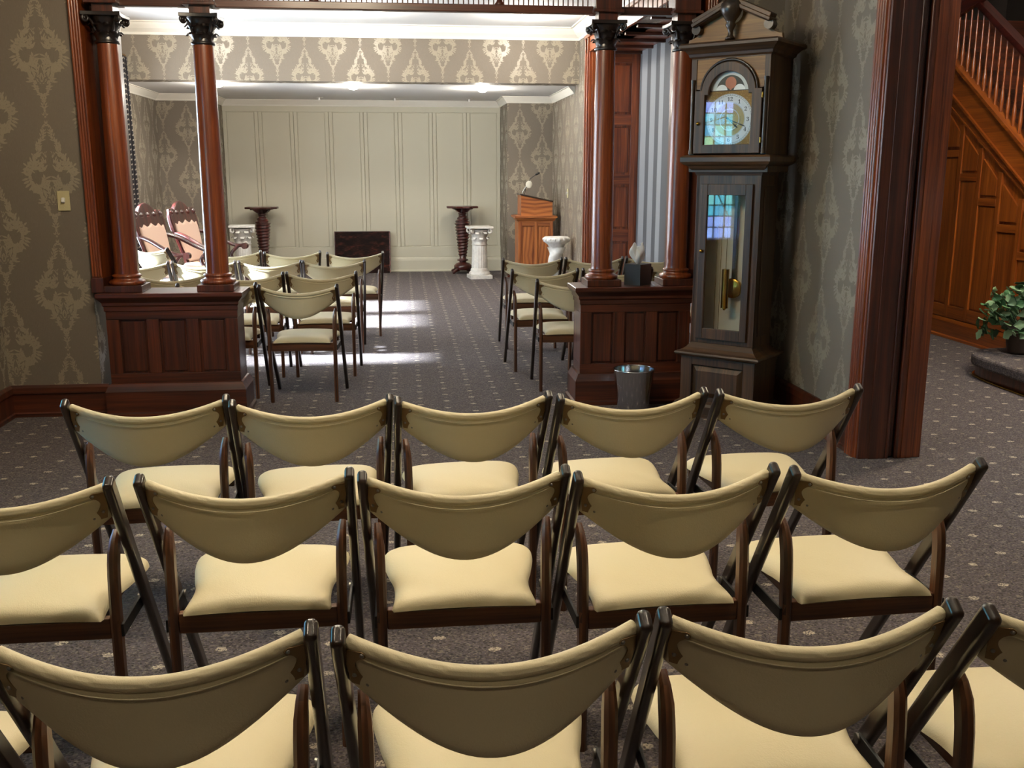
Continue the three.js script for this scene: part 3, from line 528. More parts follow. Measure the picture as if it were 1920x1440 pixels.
// ------------------------------------------------------------------ longcase clock, turned 43 degrees into the corner
{
  const o = thing('grandfather_clock', 'tall dark oak grandfather clock standing diagonally in the corner', 'clock', [1.9, 0, -5.722], -43 * D2R);
  const Dp = -0.33;
  mk('plinth', [mould([[0, 0], [0.03, 0], [0.03, 0.07], [0.02, 0.085], [0, 0.1]], rect(-0.245, 0.245, Dp, 0), { closed: true })], M.clock, o, { grain: 'x' });
  mk('base', [bx(-0.245, 0.245, 0.04, 0.375, Dp, -0.018), bx(-0.245, -0.17, 0.04, 0.375, -0.018, 0, 0.003), bx(0.17, 0.245, 0.04, 0.375, -0.018, 0, 0.003), bx(-0.17, 0.17, 0.325, 0.375, -0.018, 0, 0.003), bx(-0.17, 0.17, 0.04, 0.12, -0.018, 0, 0.003)], M.clock, o);
  { // raised field with chamfered edges
    const a = 0.165, b = 0.125, y0 = 0.125, y1 = 0.32, c = 0.03, z0 = -0.016, z1 = 0.004, f = [[-a, y0, z0], [a, y0, z0], [a, y1, z0], [-a, y1, z0], [-a + c, y0 + c, z1], [a - c, y0 + c, z1], [a - c, y1 - c, z1], [-a + c, y1 - c, z1]], q = [];
    for (const [i, j, k, l] of [[4, 5, 6, 7], [0, 1, 5, 4], [1, 2, 6, 5], [2, 3, 7, 6], [3, 0, 4, 7]]) for (const n of [i, j, k, i, k, l]) q.push(...f[n]);
    const g = new THREE.BufferGeometry(); g.setAttribute('position', new THREE.Float32BufferAttribute(q, 3)); g.computeVertexNormals(); mk('base_panel', g, M.clock, o);
  }
  mk('waist_moulding', [mould([[-0.045, 0.465], [-0.045, 0.46], [-0.02, 0.43], [0.0, 0.415], [0.01, 0.41], [0.03, 0.405], [0.034, 0.395], [0.028, 0.385], [0, 0.375]].reverse(), rect(-0.245, 0.245, Dp, 0), { closed: true }), bx(-0.245, 0.245, 0.372, 0.41, Dp, 0)], M.clock, o, { grain: 'x' });
  // hollow waist
  const w = 0.205, wy0 = 0.42, wy1 = 1.5;
  mk('waist', [bx(-w, -w + 0.02, wy0, wy1, Dp + 0.02, -0.045), bx(w - 0.02, w, wy0, wy1, Dp + 0.02, -0.045), bx(-w, -w + 0.045, wy0, wy1, -0.065, -0.045, 0.002), bx(w - 0.045, w, wy0, wy1, -0.065, -0.045, 0.002), bx(-w + 0.04, w - 0.04, 1.42, wy1, -0.065, -0.045), bx(-w + 0.04, w - 0.04, wy0, 0.5, -0.065, -0.045)], M.clock, o);
  mk('waist_side_panel', [bx(w, w + 0.006, 0.52, 1.42, Dp + 0.07, -0.1, 0.003)], M.clock, o); mk('waist_side_panel', [bx(-w - 0.006, -w, 0.52, 1.42, Dp + 0.07, -0.1, 0.003)], M.clock, o);
  mk('back_board', bx(-w + 0.02, w - 0.02, wy0, wy1, Dp + 0.14, Dp + 0.15), M.cream, o);
  mk('waist_floor', bx(-w + 0.02, w - 0.02, wy0, 0.44, Dp + 0.14, -0.06), M.clock, o);
  const door = mk('waist_door', [bx(-0.165, -0.122, 0.49, 1.43, -0.047, -0.025, 0.003), bx(0.122, 0.165, 0.49, 1.43, -0.047, -0.025, 0.003), bx(-0.122, 0.122, 1.365, 1.43, -0.047, -0.025, 0.003), bx(-0.122, 0.122, 0.49, 0.555, -0.047, -0.025, 0.003)], M.clock, o);
  mk('pane', bx(-0.124, 0.124, 0.553, 1.367, -0.037, -0.034), M.glass, door);
  mk('knob', new THREE.SphereGeometry(0.011, 12, 10).translate(-0.145, 1.03, -0.014), M.brass, door);
  const pend = mk('pendulum', [new THREE.CylinderGeometry(0.062, 0.062, 0.012, 32).rotateX(Math.PI / 2).translate(0.012, 0.8, -0.15), new THREE.SphereGeometry(0.06, 24, 12).scale(1, 1, 0.16).translate(0.012, 0.8, -0.142)], M.brass, o);
  mk('rod', bx(0.002, 0.022, 0.86, 1.5, -0.156, -0.15), M.clockDark, pend);
  for (const x of [-0.012]) { const wt = mk('weight', [new THREE.CylinderGeometry(0.0225, 0.0225, 0.24, 20).translate(x, 0.8, -0.095), lathe([[0, -0.135], [0.008, -0.13], [0.012, -0.122], [0.0225, -0.12]], 16).translate(x, 0.8, -0.095)], M.brass, o); mk('cable', new THREE.CylinderGeometry(0.0016, 0.0016, 0.58, 6).translate(x, 1.21, -0.095), M.brass, wt); }
  for (const x of [-0.08, -0.05]) mk('cable', new THREE.CylinderGeometry(0.0016, 0.0016, 1.0, 6).translate(x, 0.98, -0.1), M.brass, o);
  // hood
  mk('hood_base_moulding', [mould([[-0.04, 1.48], [-0.035, 1.5], [-0.01, 1.52], [0.0, 1.535], [0.02, 1.545], [0.03, 1.555], [0.034, 1.56], [0.034, 1.585], [0.024, 1.595], [0, 1.6]], rect(-0.25, 0.25, Dp, 0), { closed: true }), bx(-0.25, 0.25, 1.5, 1.6, Dp, -0.02), bx(-0.24, 0.24, 1.54, 1.6, -0.05, 0)], M.clock, o, { grain: 'x' });
  const hw = 0.245, hy1 = 2.165;
  mk('hood', [bx(-hw, -hw + 0.02, 1.6, hy1, Dp, -0.02), bx(hw - 0.02, hw, 1.6, hy1, Dp, -0.02), bx(-hw, hw, 1.6, hy1, Dp, Dp + 0.02), bx(-hw, -hw + 0.035, 1.6, hy1, -0.03, 0, 0.003), bx(hw - 0.035, hw, 1.6, hy1, -0.03, 0, 0.003), bx(-hw, hw, hy1 - 0.02, hy1, Dp, 0)], M.clock, o);
  for (const s of [-1, 1]) mk('quarter_column', lathe([[0.015, 1.605], [0.012, 1.63], [0.01, 1.64], [0.01, 2.0], [0.012, 2.01], [0.014, 2.03]], 12).translate(s * (hw - 0.018), 0, 0.008), M.clockDark, o);
  // frieze with the arch cut out of it
  const ay = 1.955, ar = 0.168;
  const fs = shapeOf([[-hw + 0.03, 1.99], [-hw + 0.03, hy1], [hw - 0.03, hy1], [hw - 0.03, 1.99]]);
  const fr = new THREE.Shape(); fr.moveTo(-hw + 0.02, hy1); fr.lineTo(hw - 0.02, hy1); fr.lineTo(hw - 0.02, ay + 0.02); fr.lineTo(ar, ay + 0.02); fr.absarc(0, ay, ar, 0.12, Math.PI - 0.12, false); fr.lineTo(-hw + 0.02, ay + 0.02);
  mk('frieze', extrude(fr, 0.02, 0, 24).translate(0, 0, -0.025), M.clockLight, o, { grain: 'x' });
  // arched dial door
  const od = new THREE.Shape(); od.moveTo(-0.205, 1.61); od.lineTo(0.205, 1.61); od.lineTo(0.205, 1.965); od.lineTo(0.165, 1.965); od.absarc(0, ay, 0.165, 0.06, Math.PI - 0.06, false); od.lineTo(-0.205, 1.965); od.closePath();
  const hole = new THREE.Path(); hole.moveTo(-0.15, 1.655); hole.lineTo(-0.15, 1.945); hole.lineTo(-0.128, 1.945); hole.absarc(0, 1.945, 0.128, Math.PI, 0, true); hole.lineTo(0.15, 1.945); hole.lineTo(0.15, 1.655); hole.closePath(); od.holes.push(hole);
  const dd = mk('dial_door', extrude(od, 0.016, 0.003, 24).translate(0, 0, -0.002), M.clock, o);
  const gl = new THREE.Shape(); gl.moveTo(-0.152, 1.653); gl.lineTo(0.152, 1.653); gl.lineTo(0.152, 1.945); gl.lineTo(0.128, 1.945); gl.absarc(0, 1.945, 0.128, 0, Math.PI, false); gl.lineTo(-0.152, 1.945); gl.closePath();
  mk('pane', extrude(gl, 0.002, 0, 24).translate(0, 0, 0.002), M.glass, dd);
  mk('knob', new THREE.SphereGeometry(0.011, 12, 10).translate(-0.18, 1.78, 0.024), M.brass, dd);
  mk('arch_bead', new THREE.TorusGeometry(0.175, 0.008, 8, 40, Math.PI).translate(0, ay + 0.005, 0.006), M.clockDark, o);
  for (const y of [1.68, 1.93]) mk('hinge', new THREE.CylinderGeometry(0.006, 0.006, 0.03, 8).translate(0.212, y, 0.014), M.brass, dd);
  // dial: printed plate, flat in reality too
  const DW = 512, DH = 720, dialMat = std({ roughness: 0.4, metalness: 0.35, map: ctex(DW, DH, (c, W, H) => {
    // plate covers x -0.16..0.16, y 1.645..2.095
    const k = W / 0.32, X = (x) => (x + 0.16) * k, Y = (y) => H - ((y - 1.645) * H) / 0.45, s = k;
    c.fillStyle = '#7d5d22'; c.fillRect(0, 0, W, H);
    for (let i = 0; i < 2600; i++) { c.fillStyle = ['#c9a24a', '#5a3d12', '#e2c672', '#8d6a26'][(rnd() * 4) | 0]; c.globalAlpha = R(0.3, 0.9); const a = rnd() * 6.28; c.beginPath(); c.arc(rnd() * W, rnd() * H, R(1, 5), a, a + R(1, 4)); c.lineWidth = 2; c.strokeStyle = c.fillStyle; c.stroke(); }
    c.globalAlpha = 1;
    const cy = 1.8;
    // chapter ring
    c.fillStyle = '#c4c4c2'; c.beginPath(); c.arc(X(0), Y(cy), 0.146 * s, 0, 7); c.fill();
    c.strokeStyle = '#4a4a48'; c.lineWidth = 2; for (const r of [0.143, 0.135, 0.096]) { c.beginPath(); c.arc(X(0), Y(cy), r * s, 0, 7); c.stroke(); }
    for (let i = 0; i < 60; i++) { const a = (i / 60) * 6.2832, r0 = 0.135 * s, r1 = 0.143 * s; c.beginPath(); c.moveTo(X(0) + Math.sin(a) * r0, Y(cy) - Math.cos(a) * r0); c.lineTo(X(0) + Math.sin(a) * r1, Y(cy) - Math.cos(a) * r1); c.stroke(); }
    c.fillStyle = '#26221e'; c.font = 'bold 50px serif'; c.textAlign = 'center'; c.textBaseline = 'middle';
    for (let i = 1; i <= 12; i++) { const a = (i / 12) * 6.2832; c.fillText(String(i), X(0) + Math.sin(a) * 0.115 * s, Y(cy) - Math.cos(a) * 0.115 * s); }
    c.fillStyle = '#a08a55'; c.beginPath(); c.arc(X(0), Y(cy), 0.093 * s, 0, 7); c.fill();
    c.strokeStyle = '#6d5524'; c.lineWidth = 3; for (let i = 0; i < 12; i++) { c.beginPath(); c.arc(X(0) + Math.cos(i) * 0.04 * s, Y(cy) + Math.sin(i) * 0.04 * s, 0.03 * s, i, i + 3.4); c.stroke(); }
    c.strokeStyle = '#b9b9b4'; c.lineWidth = 8; c.beginPath(); c.arc(X(0), Y(cy), 0.06 * s, 0, 7); c.stroke();
    // moon arch: pale number band, dark sky, two pale half discs and a ruddy rising form between them
    const by = 1.962; c.fillStyle = '#2c2f2e'; c.fillRect(0, 0, W, Y(by));
    c.fillStyle = '#b6b9b6'; c.beginPath(); c.arc(X(0), Y(by), 0.125 * s, Math.PI, 0); c.fill();
    c.fillStyle = '#353a38'; c.beginPath(); c.arc(X(0), Y(by), 0.088 * s, Math.PI, 0); c.fill();
    c.fillStyle = '#a5664c'; c.beginPath(); c.ellipse(X(0), Y(by + 0.045), 0.034 * s, 0.034 * s, 0, 0, 7); c.fill(); c.beginPath(); c.moveTo(X(-0.03), Y(by + 0.04)); c.lineTo(X(0), Y(by)); c.lineTo(X(0.03), Y(by + 0.04)); c.fill();
    c.fillStyle = '#d8d9d4'; for (const q of [-1, 1]) { c.beginPath(); c.arc(X(q * 0.055), Y(by), 0.036 * s, Math.PI, 0); c.fill(); }
    c.fillStyle = '#3b3226'; c.fillRect(0, Y(by + 0.004), W, 8);
  }) });
  const dg = new THREE.BoxGeometry(0.32, 0.45, 0.004); const du = dg.attributes.uv; dg.translate(0, 1.87, -0.02);
  const dial = mk('dial', dg, dialMat, o, { uv: 'keep' });
  const hand = (len, wd, a) => { const s = new THREE.Shape(); s.moveTo(-wd, -0.02); s.lineTo(-wd * 0.6, len * 0.6); s.quadraticCurveTo(-wd * 2.4, len * 0.72, 0, len); s.quadraticCurveTo(wd * 2.4, len * 0.72, wd * 0.6, len * 0.6); s.lineTo(wd, -0.02); return extrude(s, 0.0015).rotateZ(a).translate(0, 1.8, -0.014); };
  mk('hour_hand', hand(0.075, 0.004, -2.3), M.black, dial); mk('minute_hand', hand(0.115, 0.003, -1.95), M.black, dial);
  // cornice and broken pediment
  mk('cornice', [mould([[0, 2.15], [0.012, 2.16], [0.016, 2.175], [0.034, 2.195], [0.05, 2.205], [0.058, 2.21], [0.058, 2.225], [0.05, 2.235], [0, 2.24]], rect(-hw, hw, Dp, 0), { closed: true }), bx(-hw, hw, 2.15, 2.24, Dp, 0)], M.clock, o, { grain: 'x' });
  const pd = new THREE.Shape(); pd.moveTo(-0.29, 2.235); pd.lineTo(0.29, 2.235); pd.lineTo(0.285, 2.262); pd.quadraticCurveTo(0.225, 2.27, 0.21, 2.315); pd.lineTo(0.2, 2.36); pd.lineTo(0.045, 2.43); pd.quadraticCurveTo(0.06, 2.35, 0, 2.335); pd.quadraticCurveTo(-0.06, 2.35, -0.045, 2.43); pd.lineTo(-0.2, 2.36); pd.lineTo(-0.21, 2.315); pd.quadraticCurveTo(-0.225, 2.27, -0.285, 2.262); pd.closePath();
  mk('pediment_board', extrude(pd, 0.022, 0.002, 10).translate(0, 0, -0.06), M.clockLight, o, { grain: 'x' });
  for (const s of [-1, 1]) {
    mk('pediment_moulding', [bar([s * 0.235, 2.345, -0.015], [s * 0.04, 2.435, -0.015], 0.05, 0.085, 0.006, V(0, 0, 1).cross(V(-s * 0.195, 0.09, 0).normalize())), bar([s * 0.24, 2.332, -0.01], [s * 0.05, 2.42, -0.01], 0.022, 0.1, 0.006, V(0, 0, 1).cross(V(-s * 0.195, 0.09, 0).normalize()))], M.clock, o, { grain: 'x' });
    mk('pediment_scroll', [new THREE.CylinderGeometry(0.028, 0.028, 0.06, 18).rotateX(Math.PI / 2).translate(s * 0.222, 2.312, -0.02)], M.clockDark, o);
  }
  mk('finial', lathe([[0, 2.24], [0.03, 2.24], [0.024, 2.255], [0.014, 2.265], [0.013, 2.285], [0.022, 2.305], [0.03, 2.32], [0.024, 2.332], [0.03, 2.345], [0.052, 2.375], [0.062, 2.405], [0.058, 2.435], [0.035, 2.46], [0.016, 2.475], [0.02, 2.487], [0.012, 2.5], [0.011, 2.53], [0.016, 2.55], [0.008, 2.585], [0, 2.6]], 28).translate(0, 0, 0.02), M.clockDark, o);
}

// ------------------------------------------------------------------ bin, tissue box
{
  const o = thing('waste_bin', 'brushed steel waste bin beside the right pedestal', 'bin', [1.435, 0, -5.95]);
  mk('body', lathe([[0.0, 0.004], [0.09, 0.004], [0.094, 0.0], [0.096, 0.01], [0.13, 0.278]], 48), M.steel, o);
  mk('lining', lathe([[0.127, 0.278], [0.093, 0.012], [0, 0.012]], 48), M.steel, o);
  mk('rim', new THREE.TorusGeometry(0.13, 0.0045, 8, 48).rotateX(Math.PI / 2).translate(0, 0.279, 0), M.steel, o);
}
{
  const o = thing('tissue_box', 'dark grey cube tissue box with white tissue on the right pedestal', 'tissue box', [1.53, 0.775, -6.31], 42 * D2R);
  mk('box', [bx(-0.063, -0.058, 0, 0.135, -0.063, 0.063), bx(0.058, 0.063, 0, 0.135, -0.063, 0.063), bx(-0.058, 0.058, 0, 0.135, -0.063, -0.058), bx(-0.058, 0.058, 0, 0.135, 0.058, 0.063), bx(-0.063, 0.063, 0.132, 0.137, -0.063, 0.063, 0.002)], M.boxGrey, o);
  const g = new THREE.PlaneGeometry(1, 1, 30, 14), p = g.attributes.position;
  for (let i = 0; i < p.count; i++) { const a = (p.getX(i) + 0.5) * Math.PI * 2, t = p.getY(i) + 0.5, r = (0.018 + 0.05 * Math.sin(t * 2.2) * (1 - 0.55 * t * t)) * (1 + 0.28 * Math.sin(a * 3 + t * 4) + 0.14 * Math.sin(a * 7 - t * 3)); p.setXYZ(i, Math.cos(a) * r, 0.137 + 0.125 * t * (1 + 0.12 * Math.sin(a * 2)), Math.sin(a) * r * 0.6); }
  g.computeVertexNormals(); mk('tissue', g, M.tissue, o, { uv: 'keep' });
}

// ------------------------------------------------------------------ stair hall
{
  const X = 5.0, o = thing('staircase', 'panelled orange oak staircase with turned balusters in the hall', 'staircase', [X, 0, 0]);
  const sl = -0.662, top = (z) => 2.508 + sl * (z + 8.81);   // stringer top line, falls towards the camera
  const zA = -9.9, zB = -5.35;
  const strip = (y0, y1, x0, x1, za = zA, zb = zB) => { // prism between two sloped lines
    const f = [], c = [[za, y0], [zb, y0], [zb, y1], [za, y1]].map(([z, dy]) => [z, Math.max(0.0, top(z) + dy)]);
    for (const x of [x0, x1]) c.forEach(([z, y]) => f.push([x, y, z]));
    const q = []; for (const [i, j, k, l] of [[0, 1, 2, 3], [7, 6, 5, 4], [0, 4, 5, 1], [3, 2, 6, 7], [0, 3, 7, 4], [1, 5, 6, 2]]) for (const n of [i, j, k, i, k, l]) q.push(...f[n]);
    const g = new THREE.BufferGeometry(); g.setAttribute('position', new THREE.Float32BufferAttribute(q, 3)); g.computeVertexNormals(); return g;
  };
  mk('stringer', [strip(-0.24, 0, -0.03, 0.04)], M.orangeOak, o, { grain: 'z' });
  mk('stringer_cap', [strip(0, 0.035, -0.055, 0.06)], M.orangeOak, o, { grain: 'z' });
  mk('stringer_moulding', [strip(-0.275, -0.235, -0.05, 0.03), strip(-0.41, -0.285, -0.018, 0.03), strip(-0.43, -0.405, -0.03, 0.03)], M.orangeOak, o, { grain: 'z' });
  { // wall under the stair
    const s = shapeOf([[-zA, 0], [-zA, top(zA) - 0.3], [-zB, Math.max(0.02, top(zB) - 0.3)], [-zB, 0]]), g = extrude(s, 0.04).rotateY(Math.PI / 2).translate(0.0, 0, 0);
    mk('backing', g, M.orangeOak, o);
  }
  mk('skirting', mould([[0, 0], [0.04, 0], [0.04, 0.02], [0.03, 0.03], [0.03, 0.15], [0.02, 0.18], [0, 0.19]], [[0, zB], [0, zA]].reverse()).rotateY(0), M.orangeOak, o, { grain: 'z' });
  const pitch = 0.315;
  for (let i = 0; i < 9; i++) {
    const za = -9.72 + i * pitch, zb = za + pitch - 0.055, yt = top(zb) - 0.43 - 0.06;
    mk('stile', bx(-0.022, 0, 0.19, Math.max(0.3, top(zb) - 0.4), zb, zb + 0.055, 0.003), M.orangeOak, o);
    if (yt - 0.18 > 0.4) {
      const pt = yt - 0.2;
      mk('panel', bx(-0.012, 0, 0.31, pt, za + 0.014, zb - 0.014, 0.008), M.orangeOak, o);
      mk('rail', [bx(-0.022, 0, pt + 0.01, pt + 0.075, za, zb, 0.003)], M.orangeOak, o, { grain: 'z' });
      mk('rail', [bx(-0.022, 0, 0.19, 0.3, za, zb, 0.003)], M.orangeOak, o, { grain: 'z' });
      const u = shapeOf([[-(za + 0.02), pt + 0.1], [-(zb - 0.02), pt + 0.1], [-(zb - 0.02), top(zb) - 0.46], [-(za + 0.02), top(za) - 0.46]]);
      mk('upper_panel', extrude(u, 0.01, 0.003).rotateY(Math.PI / 2).translate(-0.014, 0, 0), M.orangeOak, o);
    }
  }
  const bal = fin(lathe([[0.012, 0], [0.012, 0.03], [0.016, 0.06], [0.017, 0.12], [0.012, 0.17], [0.009, 0.19], [0.013, 0.2], [0.009, 0.21], [0.009, 0.36], [0.012, 0.38], [0.008, 0.4], [0.009, 0.62]], 10)); boxUV(bal);
  for (let z = -9.6; z < zB - 0.3; z += 0.095) { const m = new THREE.Mesh(bal, M.orangeOak); m.name = 'baluster'; m.castShadow = m.receiveShadow = true; m.position.set(0.005, top(z) + 0.03, z); o.add(m); }
  mk('handrail', [strip(0.63, 0.66, -0.03, 0.04), strip(0.655, 0.7, -0.04, 0.05)], M.mahogany, o, { grain: 'z' });
  for (let i = 0; i < 16; i++) { const z = zB - i * 0.28, y = top(z) - 0.04; if (y > 0.1) mk('tread', [bx(0.04, 1.24, Math.max(0, y - 0.185), y, z - 0.29, z, 0.004)], M.cherryDark, o, { grain: 'x' }); }
  mk('upper_flight_stringer', [bar([-0.02, 2.8, -9.2], [-0.02, 3.14, -7.6], 0.05, 0.09, 0.004), bar([-0.02, 2.86, -9.2], [-0.02, 3.2, -7.6], 0.07, 0.025, 0.004)], M.mahogany, o, { grain: 'z' });
}
{ // rounded carpeted step in front of the stair
  const o = thing('rounded_step', 'round-cornered low step with dark carpet top and wooden riser', 'step', [4.2, 0, -6.95]);
  const sh = (e) => { const s = new THREE.Shape(), r = 0.42; s.moveTo(-e + r, -e); s.lineTo(0.71, -e); s.lineTo(0.71, 2.4); s.lineTo(-e, 2.4); s.lineTo(-e, -e + r); s.quadraticCurveTo(-e, -e, -e + r, -e); return s; };
  const up = (g) => g.rotateX(Math.PI / 2); // shape (x, z) laid flat: y -> z
  mk('riser', up(extrude(sh(0), 0.12)).translate(0, 0.12, 0), M.cherryDark, o, { grain: 'x' });
  mk('carpet_top', up(extrude(sh(0.012), 0.045, 0.018, 10)).translate(0, 0.157, 0), M.carpetStep, o, { grain: 'z' });
  mk('base_bead', tube([[0.6, 0.012, 0.0], [0.42, 0.012, 0.0], [0.16, 0.012, 0.05], [0.05, 0.012, 0.16], [0, 0.012, 0.42], [0, 0.012, 2.3]], 0.012, 40, 8), M.brass, o);
}
{ // ivy in a pot
  const o = thing('potted_ivy', 'bushy green and pale variegated plant on the hall step', 'plant', [4.57, 0.177, -6.72]);
  mk('pot', lathe([[0, 0], [0.09, 0], [0.1, 0.02], [0.125, 0.17], [0.135, 0.175], [0.135, 0.2], [0.12, 0.2], [0.11, 0.17], [0, 0.17]], 24), M.pot, o);
  mk('soil', new THREE.CylinderGeometry(0.11, 0.11, 0.01, 20).translate(0, 0.175, 0), M.soil, o);
  const lg = [0.055, 0.068, 0.08].map((s) => { const a = new THREE.PlaneGeometry(s, s * 1.25, 4, 5), p = a.attributes.position; for (let i = 0; i < p.count; i++) { const u = p.getX(i) / s, t = Math.max(0, p.getY(i) / (s * 1.25) + 0.5), w = Math.sin(Math.PI * Math.pow(t, 0.75)) * (0.75 + 0.25 * Math.cos(t * 9)); p.setXYZ(i, u * s * Math.max(0.05, w) * 1.25, t * s * 1.25, -0.16 * s * (t * t) * 4 * 0.4 + 0.5 * s * u * u); } a.computeVertexNormals(); return fin(a); });
  const stems = [];
  for (let k = 0; k < 26; k++) { const a = k * 2.4, e = R(0.2, 1.25), L = R(0.2, 0.36); stems.push(tube([[0.03 * Math.cos(a), 0.17, 0.03 * Math.sin(a)], [0.12 * Math.cos(a), 0.17 + L * 0.6 * Math.sin(e), 0.12 * Math.sin(a)], [L * Math.cos(e) * Math.cos(a), 0.16 + L * Math.sin(e), L * Math.cos(e) * Math.sin(a)]], 0.003, 8, 5)); }
  mk('stems', stems, M.leaf[3], o);
  for (let k = 0; k < 240; k++) {
    const a = rnd() * 6.283, e = Math.asin(R(-0.45, 1)), r = 0.33 * Math.pow(R(0.35, 1), 0.4), m = new THREE.Mesh(lg[k % 3], M.leaf[[0, 1, 1, 2, 3, 0, 2][k % 7]]);
    m.position.set(r * Math.cos(e) * Math.cos(a), 0.27 + r * 0.85 * Math.sin(e), r * Math.cos(e) * Math.sin(a));
    m.rotation.set(R(-0.5, 1.3), Math.atan2(Math.cos(a), Math.sin(a)) + R(-0.7, 0.7), R(-0.8, 0.8) + Math.PI * (rnd() < 0.35 ? 1 : 0.75), 'YXZ');
    m.name = 'leaf'; m.castShadow = m.receiveShadow = true; o.add(m);
  }
}

// ------------------------------------------------------------------ furniture of the far room
function twistPedestal(x, z, label) {
  const o = thing('plant_stand', label, 'pedestal', [x, 0, z], 0, 'dark twisted plant stands');
  const t = shapeOf([...Array(8)].flatMap((_, i) => { const a = (i / 8) * 6.2832 + 0.3927, r = 0.225 / Math.cos(0.3927); const b = a + 0.3927; return [[r * Math.cos(a), r * Math.sin(a)], [0.205 * Math.cos(b), 0.205 * Math.sin(b)]]; }));
  mk('top', extrude(t, 0.018, 0.006).rotateX(-Math.PI / 2).translate(0, 0.978, 0), M.mahogany, o, { grain: 'x' });
  for (let i = 0; i < 4; i++) { const s = shapeOf([[0.03, 0.85], [0.05, 0.905], [0.11, 0.925], [0.15, 0.955], [0.2, 0.962], [0.2, 0.975], [0.03, 0.975]]); mk('bracket', extrude(s, 0.02, 0.003).translate(0, 0, -0.01).rotateY(Math.PI / 4 + (i * Math.PI) / 2), M.mahogany, o); }
  const n = 190, m = 20, pos = [], idx = [];
  const prof = (t) => { const y = 0.25 + t * 0.62; const b = t > 0.82 ? 0.112 - 0.06 * (t - 0.82) / 0.18 : 0.056 + 0.056 * Math.pow(t / 0.82, 0.8); return [b, y]; };
  for (let i = 0; i <= n; i++) for (let j = 0; j < m; j++) { const t = i / n, [b, y] = prof(t), a = (j / m) * 6.2832, r = b * (1 + 0.085 * Math.sin(a + t * 86)); pos.push(r * Math.cos(a), y, r * Math.sin(a)); }
  for (let i = 0; i < n; i++) for (let j = 0; j < m; j++) { const a = i * m + j, b = i * m + ((j + 1) % m); idx.push(a, a + m, b, b, a + m, b + m); }
  const g = new THREE.BufferGeometry(); g.setAttribute('position', new THREE.Float32BufferAttribute(pos, 3)); g.setIndex(idx); g.computeVertexNormals();
  mk('twisted_shaft', g, M.mahogany, o);
  mk('collar', lathe([[0.045, 0.87], [0.062, 0.88], [0.062, 0.9], [0.045, 0.91], [0.04, 0.95], [0.06, 0.978]], 20), M.mahogany, o);
  mk('foot_vase', lathe([[0.0, 0.045], [0.11, 0.045], [0.135, 0.075], [0.135, 0.115], [0.1, 0.15], [0.05, 0.165], [0.055, 0.18], [0.085, 0.19], [0.085, 0.205], [0.05, 0.22], [0.05, 0.255]], 28), M.mahogany, o);
  for (let i = 0; i < 4; i++) mk('foot', [sweep([[0.09, 0.06, 0], [0.15, 0.05, 0], [0.2, 0.025, 0]], rsect(0.05, 0.05), 8, (t) => 1 - 0.25 * t, V(0, 0, 1)), new THREE.SphereGeometry(0.025, 10, 8).translate(0.205, 0.025, 0)].map((q) => fin(q)).map((q) => q.rotateY(Math.PI / 4 + (i * Math.PI) / 2)), M.mahogany, o);
}
twistPedestal(0.89, -14.86, 'dark twisted wooden plant stand beside the white column stand');
twistPedestal(-2.055, -14.86, 'dark twisted wooden plant stand at the left behind the chairs');
